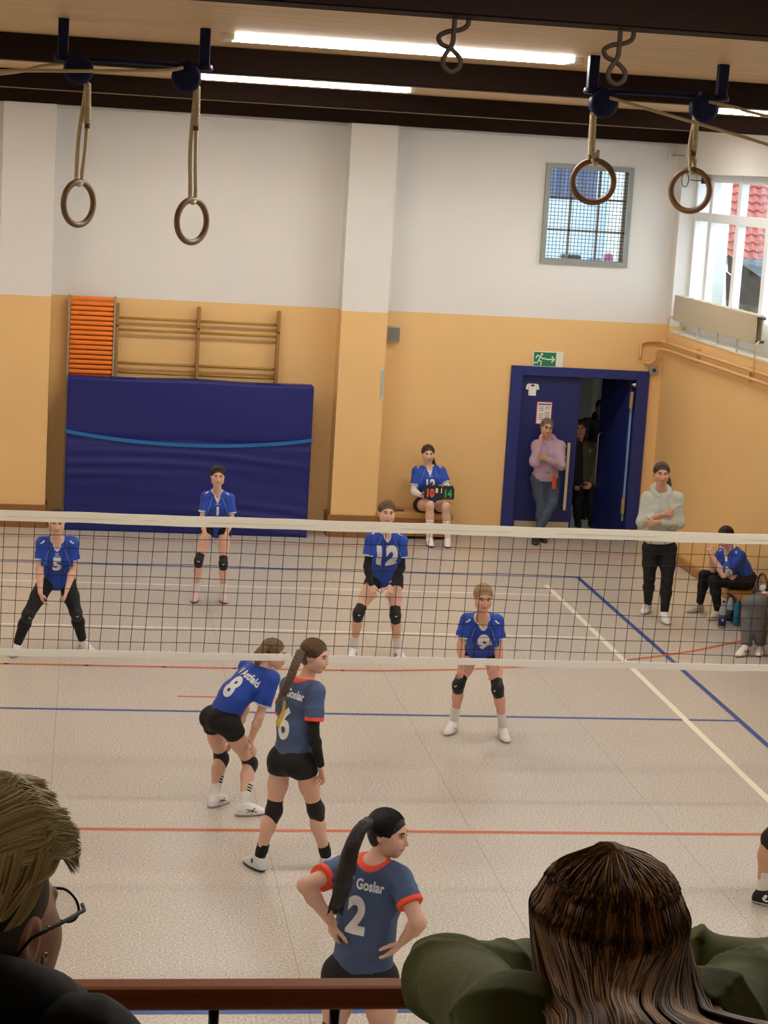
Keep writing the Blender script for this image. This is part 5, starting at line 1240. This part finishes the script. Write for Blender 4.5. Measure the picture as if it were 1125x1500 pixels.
# ---- coach with folded arms
jc = JT(head=(969, 694, 6.78), neck=(969, 722, 6.88), shA=(949, 731, 6.90), shB=(990, 731, 6.90), elA=(940, 764, 6.84), elB=(995, 766, 6.84), wrA=(974, 753, 6.66), wrB=(960, 765, 6.64), tipA=(990, 750, 6.70), tipB=(948, 768, 6.70),
        hipA=(953, 803, 6.98), hipB=(979, 804, 6.96), knA=(951, 848, 6.98), knB=(977, 852, 6.86), anA=(949, 885), anB=(973, 899), toeA=(937, 901), toeB=(986, 921))
jc['cuffA'] = jc['elA']+(jc['wrA']-jc['elA'])*.45; jc['cuffB'] = jc['elB']+(jc['wrB']-jc['elB'])*.72
PALE = mat('hoodie_pale', '#b9bfb8', .8, bump=.4, bscale=18, vary=.05)
rc = person('woman in pale grey hoodie and black leggings standing arms folded beside the court', jc, 1.02, head=(-.12, -1, -.1), hair='#4a382c', top='hoodie', topmat=PALE, trim=PALE, bottom='leggings', pads=False, socks=BK, h=.009, wave=.006, ridge=.009, shirt_len=-.10, palmN={'A': DN_(0, .9, -.2), 'B': DN_(0, .9, 0)}, curl=.3, tail=[(at(978, 702, Y=6.93), .03), (at(981, 712, Y=6.95), .02)], tone='tan', girth=.98)
# ---- woman in the doorway, hand at her ear
jl = JT(head=(801, 626, 11.22), neck=(803, 646, 11.30), shA=(787, 653, 11.30), shB=(820, 654, 11.30), elA=(783, 676, 11.12), elB=(822, 682, 11.16), wrA=(790, 650, 11.10), wrB=(802, 673, 11.02), tipA=(793, 630, 11.14), tipB=(790, 668, 11.0),
        hipA=(788, 703, 11.36), hipB=(809, 703, 11.36), knA=(793, 742, 11.28), knB=(809, 738, 11.20), anA=(792, 781, 11.28), anB=(788, 776, 11.10))
jl['anA'][2] = .085; jl['anB'][2] = .085; jl['anB'][0] -= .03
jl['toeA'] = jl['anA']+np.array([.04, -.2, 0]); jl['toeB'] = jl['anB']+np.array([-.03, -.2, 0])
LAV = mat('hoodie_lavender', '#b097ae', .8, bump=.4, bscale=18, vary=.06)
rl = person('woman in lavender hoodie, jeans and glasses leaning crossed legs on the blue door', jl, .97, head=(.05, -1, -.12), htilt=.15, hair='#77695a', hair_style='short', top='hoodie', topmat=LAV, trim=LAV, bottom='jeans', pads=False, socks=BK, shoe=(mat('shoe_dark', '#26262b', .5), mat('sole_black', '#17171a', .5)), h=.009, wave=.006, ridge=.009, shirt_len=-.02, curl=.3, palmN={'A': DN_(1, .2, 0), 'B': DN_(0, .8, .3)}, gshirt=1.0, tone='tan')
def glasses(R, m, s=1):
    bm = B(); F, c, hs = R['F'], R['hd'], R['hs']*s
    for sx in (-1, 1): tube(bm, [tuple(fr(F, c, (sx*.031+.024*math.cos(t), .094, .010+.016*math.sin(t)), hs)) for t in [2*PI*k/18 for k in range(18)]], .0022, 5, closed=True); tube(bm, [tuple(fr(F, c, (sx*.055, .093, .014), hs)), tuple(fr(F, c, (sx*.074, .07, .014), hs)), tuple(fr(F, c, (sx*.08, -.01, .012), hs))], .002, 5)
    tube(bm, [tuple(fr(F, c, (-.008, .096, .014), hs)), tuple(fr(F, c, (.008, .096, .014), hs))], .002, 5)
    return obj('glasses', bm, m, R['root'], True)
glasses(rl, mat('glasses_dark', '#1b1818', .3))
q = at(811, 706, Y=11.12)+rl['off']; boxo('lanyard_card', (q[0]-.02, q[1]-.01, q[2]-.09), (q[0]+.03, q[1]+.0, q[2]+.09), mat('card_red', '#c2452f', .5), rl['root'], bev=.004)
q = at(803, 692, Y=11.14)+rl['off']; boxo('belt_buckle', (q[0]-.02, q[1]-.01, q[2]-.015), (q[0]+.02, q[1], q[2]+.015), steel, rl['root'], bev=.003)
# ---- man in olive jacket and the man in the dark behind him
jm = JT(head=(849, 628, 12.30), neck=(851, 649, 12.38), shA=(836, 657, 12.36), shB=(868, 657, 12.44), elA=(834, 686, 12.36), elB=(876, 686, 12.46), wrA=(842, 706, 12.26), wrB=(867, 708, 12.34), tipA=(846, 715, 12.24), tipB=(860, 715, 12.3),
        hipA=(845, 706, 12.46), hipB=(863, 707, 12.48), knA=(845, 745, 12.42), knB=(864, 745, 12.44), anA=(845, 775, 12.44), anB=(865, 775, 12.46))
for a in 'AB': jm['an'+a][2] = .09; jm['kn'+a][2] = .5; jm['toe'+a] = jm['an'+a]+np.array([-.02, -.2, 0])
OL = mat('jacket_olive', '#4a4534', .8, bump=.4, bscale=12, vary=.1); DKS = mat('scarf_black', '#141215', .85, bump=.4)
rm = person('man in open olive brown jacket over black clothes standing in the open doorway', jm, 1.0, head=(-.15, -1, -.05), hair='#3a2d25', hair_style='short', female=False, top='jacket', topmat=OL, trim=OL, bottom='trousers', pads=False, socks=BK, shoe=(mat('shoe_black', '#151517', .5), MATS['sole_black'] if 'sole_black' in MATS else SOLE), h=.01, shirt_len=.05, curl=.8, tone='tan', gshirt=.75)
q0, q1 = at(846, 652, Y=12.22)+rm['off'], at(845, 706, Y=12.24)+rm['off']
blob('black_sweater', [seg(q0, q1, (1, 0, 0), (.075, .06), (.085, .06), .02), cone(rm['neck']-UP*.02, rm['neck']+UP*.05, .075, .068, .02)], .009, DKS, rm['root'], wave=.004, wscale=30)
blob('jacket_collar', [cone(rm['neck']+np.array([.05, .03, .03]), rm['neck']+np.array([.115, -.09, -.10]), .028, .022, .02), cone(rm['neck']+np.array([-.05, .04, .03]), rm['neck']+np.array([-.10, -.03, -.06]), .026, .02, .02)], .007, mat('collar_olive', '#6c6545', .8), rm['root'])
jd = {}
cx, cy = 5.70, 13.05
for k_, p_ in dict(head=(0, -.02, 1.56), neck=(0, .03, 1.40), shA=(-.19, .03, 1.34), shB=(.19, .03, 1.34), elA=(-.23, .02, 1.06), elB=(.23, .02, 1.06), wrA=(-.20, -.1, .84), wrB=(.20, -.1, .84), tipA=(-.19, -.12, .75), tipB=(.19, -.12, .75), hipA=(-.09, .05, .88), hipB=(.09, .05, .88), knA=(-.11, 0, .47), knB=(.11, 0, .47), anA=(-.11, .04, .09), anB=(.11, .04, .09), toeA=(-.16, -.2, .02), toeB=(.16, -.2, .02)).items(): jd[k_] = np.array([cx+p_[0], cy+p_[1], p_[2]])
person('bearded man in black clothes standing in the dark corridor behind the olive jacket', jd, .98, head=(-.2, -1, 0), hair='#17120f', hair_style='short', female=False, top='hoodie', topmat=DKS, trim=DKS, bottom='trousers', pads=False, socks=BK, shoe=(MATS['shoe_black'], MATS['sole_black']), h=.012, shirt_len=.05, tone='dim', gshirt=.6)

# ---- substitute seated on the bench
jr = JT(head=(1062, 786, 6.95), neck=(1070, 806, 7.02), shA=(1057, 812, 7.16), shB=(1083, 815, 6.90), elA=(1045, 834, 7.06), elB=(1060, 842, 6.80), wrA=(1041, 812, 6.98), wrB=(1043, 814, 6.88), tipA=(1038, 798, 6.96), tipB=(1039, 800, 6.90),
        hipA=(1089, 846, 7.14), hipB=(1092, 852, 6.94), knA=(1031, 843, 7.20), knB=(1045, 851, 6.92), anA=(1025, 885), anB=(1052, 896), toeA=(1006, 895), toeB=(1026, 908))
person('substitute in blue jersey sitting on the bench with hands clasped at her chin', jr, .95, face=(-.9, -.42, 0), head=(-.8, -.6, -.2), hair='#2b1f1a', number=None, bottom='leggings', pads=False, socks=BK, h=.009, sleeve_len=.8, shirt_len=.02, shoe=(mat('shoe_beige', '#c2b9a4', .6), SOLE), curl=1.1, palmN={'A': DN_(0, -1, 0), 'B': DN_(0, 1, 0)}, girth=.98)
# ---- person in grey sweatpants at the picture edge
jg = JT(head=(1175, 770, 5.5), neck=(1170, 800, 5.55), shA=(1150, 806, 5.66), shB=(1192, 815, 5.4), elA=(1140, 848, 5.62), elB=(1180, 862, 5.30), wrA=(1124, 868, 5.44), wrB=(1128, 874, 5.28), tipA=(1104, 873, 5.34), tipB=(1108, 878, 5.22),
        hipA=(1158, 888, 5.66), hipB=(1166, 900, 5.44), knA=(1098, 884, 5.58), knB=(1112, 880, 5.24), anA=(1093, 947), anB=(1114, 945), toeA=(1074, 962), toeB=(1104, 975))
rg = person('person in grey sweatpants and black top sitting on the bench at the right edge', jg, 1.0, face=(-.9, -.42, 0), head=(-.8, -.5, -.1), hair='#4a3324', top='hoodie', topmat=DKS, trim=DKS, bottom='sweatpants', pads=False, socks=BK, h=.009, shirt_len=.0, curl=.5, gshirt=.6, palmN={'A': DN_(0, 0, -1), 'B': DN_(0, 0, -1)}, sock_h=.16)
for a in 'AB':
    for s_ in (-1, 1): shoe_mark(rg, a, DKM, s_, WAVE)
# ---- player at the right edge of whom only a foot shows
X0, Y0 = 3.22, -1.45; jf = {}
for k_, p_ in dict(head=(.45, .0, 1.36), neck=(.36, .0, 1.20), shA=(.34, .18, 1.16), shB=(.34, -.18, 1.16), elA=(.42, .24, .90), elB=(.42, -.24, .90), wrA=(.46, .2, .70), wrB=(.46, -.2, .70), tipA=(.47, .19, .62), tipB=(.47, -.19, .62), hipA=(.12, .10, .80), hipB=(.12, -.10, .80), knA=(.30, .18, .44), knB=(.16, -.08, .43)).items(): jf[k_] = np.array([X0+p_[0], Y0+p_[1], p_[2]])
jf['anB'] = at(1116, 1306, Z=.085); jf['knB'] = at(1128, 1228, Y=jf['anB'][1]+.02); jf['toeB'] = jf['anB']+np.array([.19, -.10, 0]); jf['anA'] = jf['anB']+np.array([.42, .28, 0]); jf['knA'] = jf['knB']+np.array([.32, .24, 0]); jf['toeA'] = jf['anA']+np.array([.2, .1, 0])
rf = person('player at the right edge, visible only by a black shoe and white sock', jf, .95, face=(1, 0, 0), head=(1, 0, -.1), topmat=JG, trim=TO, hair='#4a3324', h=.009, sock_h=.15, neck_v=False, shoe=(mat('shoe_black_knit', '#141418', .6, bump=.3), SOLE, mat('lace_black', '#1a1a1e', .6)), tone='tan')
SW = poly_shape([[(-.045, .020), (-.040, .002), (-.020, -.008), (.0, -.006), (.045, .010), (.0, .004), (-.022, .004), (-.034, .010)]])
for s_ in (-1, 1): shoe_mark(rf, 'B', PR, s_, SW)

GM_, PM_ = mat('mark_grey', '#9a9ca4', .5), mat('mark_pink', '#c98aa8', .5)
for a in 'AB':
    for s_ in (-1, 1): shoe_mark(r9, a, GM_, s_, WAVE, .8); shoe_mark(rc, a, PM_, s_, STR3, .8); shoe_mark(rs, a, mat('mark_violet', '#6a5fa8', .5), s_, WAVE, .7)
# ================================================================== THE GALLERY
GZ = 2.40
struct(boxo('floor_gallery', (LX, RY, GZ-.22), (WX, -10.28, GZ), mat('gallery_floor', '#8d8276', .6)))
struct(boxo('trim_11', (LX, -10.28, GZ-.30), (WX, -10.24, GZ+.04), white_paint))
t = thing('gallery_railing', 'reddish brown wooden handrail on thin dark blue balusters along the gallery edge', 'railing', (0, -10.40, 0))
hr = mat('handrail_wood', '#9a5a34', .6, vary=.22, vscale=3, stretch=(.8, 8, 8), spec=.2)
boxo('handrail', (LX+.02, -.027, 3.380), (WX-.02, .027, 3.418), hr, t, bev=.014, seg=3)
navy_m = mat('baluster_navy', '#171c3a', .4)
boxo('lower_rail', (LX+.02, -.012, GZ+.06), (WX-.02, .012, GZ+.085), navy_m, t)
for i in range(-28, 38):
    x = -1.113+i*.187
    if x < LX+.1 or x > WX-.1: continue
    bm = B(); tube(bm, [(x, 0, GZ), (x, 0, 3.378)], .0085, 10); obj('baluster', bm, navy_m, t, True)

def catmull(K, n):
    """K (N, k, 3) control points -> (N, n, 3)"""
    K = np.concatenate([2*K[:, :1]-K[:, 1:2], K, 2*K[:, -1:]-K[:, -2:-1]], 1); k = K.shape[1]-3; out = []
    for t in np.linspace(0, k-1e-6, n):
        i = int(t); u = t-i; a, b, c, d = K[:, i], K[:, i+1], K[:, i+2], K[:, i+3]
        out.append(.5*((2*b)+(-a+c)*u+(2*a-5*b+4*c-d)*u*u+(-a+3*b-3*c+d)*u**3))
    return np.stack(out, 1)

# ---- girl in the olive green sweatshirt leaning on the handrail
GREEN = mat('sweatshirt_green', '#535b2b', .85, bump=.25, bscale=30, vary=.06, vscale=6)
hc = at(890, 1369, Y=-10.98)
jg2 = dict(head=hc, neck=at(893, 1512, Y=-11.02), shA=at(752, 1512, Y=-11.06), shB=at(1040, 1512, Y=-11.06), elA=at(658, 1436, Y=-10.62), elB=at(1150, 1432, Y=-10.62), wrA=at(775, 1402, Y=-10.46), wrB=at(1015, 1402, Y=-10.46), tipA=at(850, 1400, Y=-10.44), tipB=at(940, 1400, Y=-10.44))
c0 = (jg2['shA']+jg2['shB'])/2
jg2['hipA'] = np.array([c0[0]-.09, -11.42, 3.27]); jg2['hipB'] = np.array([c0[0]+.09, -11.42, 3.27])
for a, s_ in (('A', -1), ('B', 1)):
    jg2['kn'+a] = np.array([c0[0]+s_*.10, -11.33, 2.86]); jg2['an'+a] = np.array([c0[0]+s_*.11, -11.48, GZ+.085]); jg2['toe'+a] = jg2['an'+a]+np.array([s_*.03, .2, 0])
jg2['ground'] = np.array([0, 0, GZ])
rg2 = person('girl with long brown hair in olive green sweatshirt leaning on the handrail', jg2, .94, face=(0, .7, -.5), head=(.02, .85, -.62), hair='#3a2a1d', hair_style=None, top='hoodie', topmat=GREEN, trim=GREEN, bottom='jeans', pads=False, socks=BK, h=.007, fine=True, shirt_len=-.02, wave=.006, ridge=.013, curl=.6, gshirt=.95, palmN={'A': DN_(0, 0, -1), 'B': DN_(0, 0, -1)})
for ch in list(rg2['root'].children):
    if ch.name.startswith('hooded_sweatshirt'):
        for g in list(ch.children):
            if g.name.startswith('hood'): bpy.data.objects.remove(g)
        ch.name = 'sweatshirt'
off = rg2['off']; hcl = hc+off
RX, RYl, RZ = .094, .108, .112
HD = hair_mat('#2f2117')
cores = [ell(hcl, (RX*.97, RYl*.97, RZ*.97)), ell(hcl+np.array([0, -.035, -.05]), (.080, .065, .08), None, .04), seg(hcl+np.array([.0, -.05, -.07]), at(915, 1520, Y=-11.16)+off, (1, 0, 0), (.070, .035), (.085, .022), .04)]
HB, _ = blob('hair', cores, .006, HD, rg2['root'], wave=.002, wscale=60)
Nh = 5200
ph = rng.uniform(-1.95, 1.95, Nh); cl_id = ((ph+2)*17+rng.normal(0, .35, Nh)).astype(int); crng = np.random.default_rng(5)
cs = crng.normal(0, 1, (400, 4)); cj = cs[cl_id+5]
sh = rng.uniform(.97, 1.06, Nh)
def shell(ph, th, k=1.0): return np.stack([RX*np.sin(ph)*np.sin(th)*k, -RYl*np.cos(ph)*np.sin(th)*k, RZ*np.cos(th)*k], -1)
y0_ = rng.uniform(-.01, .075, Nh); K = [hcl+np.stack([.003*np.sign(ph)+rng.normal(0, .002, Nh), y0_, RZ*np.sqrt(1-(y0_/RYl)**2)*1.03], -1)]
for f in (.0, .33, .66, 1.0):
    th = .62+.25*rng.random(Nh)*(1-f)+(1.38-.62)*f; wob = cj[:, 0]*.035*f
    K.append(hcl+shell(ph+wob*.6, th, sh+.02*cj[:, 1]*f))
sx_ = np.clip(ph/1.95, -1, 1); 
u_ = 915+sx_*95+np.maximum(0, sx_)*70; 
def atv(u, v, Y):
    d = CF[None]+CR[None]*((u-562.5)/FPX)[:, None]-CU[None]*((v-750)/FPX)[:, None]; t = (Y-CAM[1])/d[:, 1]; return CAM[None]+d*t[:, None]
jit = cj[:, 2]*9+rng.normal(0, 3, Nh)
dp_ = .03*rng.random(Nh)**2
lo1 = atv(905+sx_*108+np.maximum(0, sx_)*28+jit*.7, 1460+0*u_+cj[:, 3]*4, -11.175-.03*np.cos(ph)+.08*np.abs(sx_)+dp_)+off
lo2 = atv(u_+jit, 1502+8*cj[:, 3]-10*np.maximum(0, sx_), -11.26-.035*np.cos(ph)+.06*np.abs(sx_)+dp_)+off
lo3 = atv(925+sx_*120+np.maximum(0, sx_)*260+jit*2, 1570-40*np.maximum(0, sx_)+8*cj[:, 3], -11.34-.02*np.cos(ph)+.03*np.abs(sx_)+dp_)+off
K += [lo1, lo2, lo3]
paths = catmull(np.stack(K, 1), 30)
cb = crng.random(400)[cl_id+5]; mi = np.where(cb > .80, 2, np.where(cb > .42, 1, 0)); mi = np.where(rng.random(Nh) < .18, rng.integers(0, 3, Nh), mi)
mi = np.where((np.abs(ph-.25) < .55) & (rng.random(Nh) < .22), 2, mi)
hm = lambda n, c: mat(n, c, .5, spec=.25)
strands('hair_strands', paths, [hm('strand_dark', '#5e4431'), hm('strand_brown', '#86613f'), hm('strand_light', '#bf955c')], mi, .0011, HB)
# the cheek and hand just showing left of the hair come with the body; sleeve ribs follow the cloth

# ---- blonde with undercut, glasses and black jacket
hb_ = at(-30, 1352, Y=-11.2)
jb = dict(head=hb_, neck=at(-28, 1500, Y=-11.24), shA=at(-215, 1590, Y=-11.12), shB=at(118, 1570, Y=-11.34), elA=at(-260, 1800, Y=-11.1), elB=at(150, 1860, Y=-11.34))
jb['elA'] = jb['shA']+np.array([-.05, .03, -.26]); jb['elB'] = jb['shB']+np.array([.04, -.0, -.26]); jb['wrA'] = jb['elA']+np.array([.03, .15, -.16]); jb['wrB'] = jb['elB']+np.array([-.02, .15, -.16]); jb['tipA'] = jb['wrA']+np.array([.02, .06, -.06]); jb['tipB'] = jb['wrB']+np.array([-.02, .06, -.06])
cx_ = float(jb['neck'][0])
for a, s_ in (('A', -1), ('B', 1)):
    jb['hip'+a] = np.array([cx_+s_*.085, -11.26-s_*.02, 3.22]); jb['kn'+a] = np.array([cx_+s_*.09, -11.22, 2.84]); jb['an'+a] = np.array([cx_+s_*.10, -11.27, GZ+.085]); jb['toe'+a] = jb['an'+a]+np.array([.05, .2, 0])
jb['ground'] = np.array([0, 0, GZ])
BJ = mat('jacket_black', '#0d0d10', .8, bump=.3, bscale=20)
rb = person('woman with blonde undercut, glasses and black jacket watching from the gallery, far left', jb, 1.0, face=(.35, .93, 0), head=(.60, .80, -.08), htilt=0, tone='tan', hair='#8c7a4c', hair_style=None, top='hoodie', topmat=BJ, trim=BJ, bottom='jeans', pads=False, socks=BK, h=.009, fine=True, shirt_len=.02, wave=.004, shoe=(MATS['shoe_dark'], SOLE))
F, hdl, hs = rb['F'], rb['hd'], rb['hs']; Hh = lambda *p: fr(F, hdl, p, hs)
stub = mat('hair_stubble', '#54453a', .8, vary=.35, vscale=90)
blob('shaved_hair', [ell(Hh(0, -.022, .034), np.array((.082, .098, .088))*hs, F, .02), ell(Hh(0, -.045, -.02), np.array((.070, .064, .075))*hs, F, .03), ell(Hh(0, .112, -.030), np.array((.094, .092, .100))*hs, F, .012, -1)]+[ell(Hh(s_*.09, .022, -.045), np.array((.05, .045, .052))*hs, F, .012, -1) for s_ in (-1, 1)], .004, stub, rb['root'])
BL = hair_mat('#6f6038')
HT, _ = blob('hair', [ell(Hh(0, -.005, .085), np.array((.070, .108, .066))*hs, F, .02), ell(Hh(0, .035, .105), np.array((.058, .045, .044))*hs, F, .03), ell(Hh(0, -.06, .05), np.array((.066, .06, .07))*hs, F, .03)], .005, BL, rb['root'], wave=.003, wscale=60)
Nb = 4200; lx = rng.uniform(-1, 1, Nb); cid = ((lx+1)*20+rng.normal(0, .5, Nb)).astype(int)+5; cj = np.random.default_rng(9).normal(0, 1, (60, 4))[np.clip(cid, 0, 59)]
a_ = lx*1.25                                                   # angle across the head from the parting, right side positive
def onshell(a, y, k): return np.stack([.076*np.sin(a)*k, y, .050+.107*np.cos(a)*k*np.sqrt(np.maximum(.12, 1-(y/.135)**2))], -1)
kk = 1+.05*rng.random(Nb)
ctrl = [onshell(a_*.8, -.115+0*lx, kk), onshell(a_*.95+.06*cj[:, 0], -.06+0*lx, kk*1.02), onshell(a_+.06*cj[:, 0], .0+0*lx, kk*1.05), onshell(a_+.08*cj[:, 1], .036+0*lx, kk*1.07), onshell(a_*1.05+.1*cj[:, 1], .064+.005*cj[:, 2]+.01*rng.random(Nb), kk*1.02)+np.stack([.004*cj[:, 3], 0*lx, .012-.030*rng.random(Nb)**2-.010*np.abs(cj[:, 2])], -1)]
Kc = np.stack(ctrl, 1)*hs; Kc = hdl+Kc@F
P1 = catmull(Kc, 22)
Ns = 1500; l2 = rng.uniform(0, 1, Ns); c2 = np.random.default_rng(11).normal(0, 1, (30, 3))[(l2*22+rng.normal(0, .4, Ns)).astype(int).clip(0, 29)]
sd = np.where(rng.random(Ns) < .7, 1, -1)
y0 = .05-.16*l2
def osh(a, y, k): return np.stack([.076*np.sin(a)*k*sd, y, .050+.107*np.cos(a)*k*np.sqrt(np.maximum(.12, 1-(y/.135)**2))], -1)
cc = [osh(.45+0*l2, y0+.03, .95), osh(.95+.05*c2[:, 2], y0+.005, 1.045), osh(1.30+.04*c2[:, 1], y0-.03, 1.12+.03*c2[:, 0]), np.stack([sd*(.090+.006*c2[:, 0]), y0-.065, .052+.012*c2[:, 1]], -1), np.stack([sd*(.089+.007*c2[:, 0]), y0-.088, .032+.012*c2[:, 1]], -1)]
K2 = hdl+(np.stack(cc, 1)*hs)@F; P2 = catmull(K2, 22)
allp = np.concatenate([P1, P2]); mi = rng.choice([0, 1, 2], len(allp), p=[.3, .45, .25])
strands('hair_strands', allp, [hm('blonde_dark', '#a8925a'), hm('blonde_mid', '#d6c38a'), hm('blonde_light', '#efe0ac')], mi, .0010, HT)
# glasses, sized to the face
gm = mat('glasses_black', '#141212', .5, spec=.2); bm = B()
for sx in (-1, 1):
    tube(bm, [tuple(Hh(sx*.036+.028*math.cos(t), .103-.006*abs(math.cos(t)), .006+.019*math.sin(t))) for t in [2*PI*k/28 for k in range(28)]], .0016, 6, closed=True)
    tube(bm, [tuple(Hh(sx*.066, .100, .014)), tuple(Hh(sx*.080, .085, .014)), tuple(Hh(sx*.087, .03, .012)), tuple(Hh(sx*.088, -.02, .008)), tuple(Hh(sx*.084, -.05, -.015))], [.0024, .0024, .0021, .0019, .0014], 6)
tube(bm, [tuple(Hh(-.009, .106, .012)), tuple(Hh(.009, .106, .012))], .0018, 6)
obj('glasses', bm, gm, rb['root'], True)
lens = bpy.data.materials.new('spectacle_lens'); lens.use_nodes = True; nt = lens.node_tree; nt.nodes.clear(); o_ = N(nt, 'ShaderNodeOutputMaterial'); tr = N(nt, 'ShaderNodeBsdfTransparent'); tr.inputs[0].default_value = (.93, .94, .93, 1); gl = N(nt, 'ShaderNodeBsdfGlossy'); gl.inputs['Roughness'].default_value = .05; mxs = N(nt, 'ShaderNodeMixShader'); mxs.inputs[0].default_value = .05
nt.links.new(tr.outputs[0], mxs.inputs[1]); nt.links.new(gl.outputs[0], mxs.inputs[2]); nt.links.new(mxs.outputs[0], o_.inputs[0])
for sx in (-1, 1):
    bm = B(); f = bm.faces.new([bm.verts.new(Hh(sx*.036+.027*math.cos(t), .102, .006+.018*math.sin(t))) for t in [2*PI*k/20 for k in range(20)]]); bmesh.ops.solidify(bm, geom=[f], thickness=.001); obj('lens', bm, lens, rb['root'])
sil = mat('silver', '#c9c9cc', .2, metal=1)
def earring(c, r, nm='earring'):
    bm = B(); tube(bm, [tuple(Hh(c[0], c[1]+r*math.cos(t), c[2]+r*math.sin(t))) for t in [2*PI*k/16 for k in range(16)]], .0013, 6, closed=True); obj(nm, bm, sil, rb['root'], True)
earring((.088, -.010, -.034), .009); earring((.089, -.004, -.026), .006); earring((.090, .004, -.018), .004); earring((.088, .008, .012), .003)
# stand-up collar of the jacket
blob('collar', [cone(rb['neck']+np.array([-.08, -.03, .02]), rb['neck']+np.array([.05, -.06, .02]), .05, .045, .03), cone(rb['neck']+np.array([.05, -.06, .02]), rb['neck']+np.array([.09, .03, .005]), .042, .030, .03)], .006, BJ, rb['shirt'], wave=.003, wscale=40)
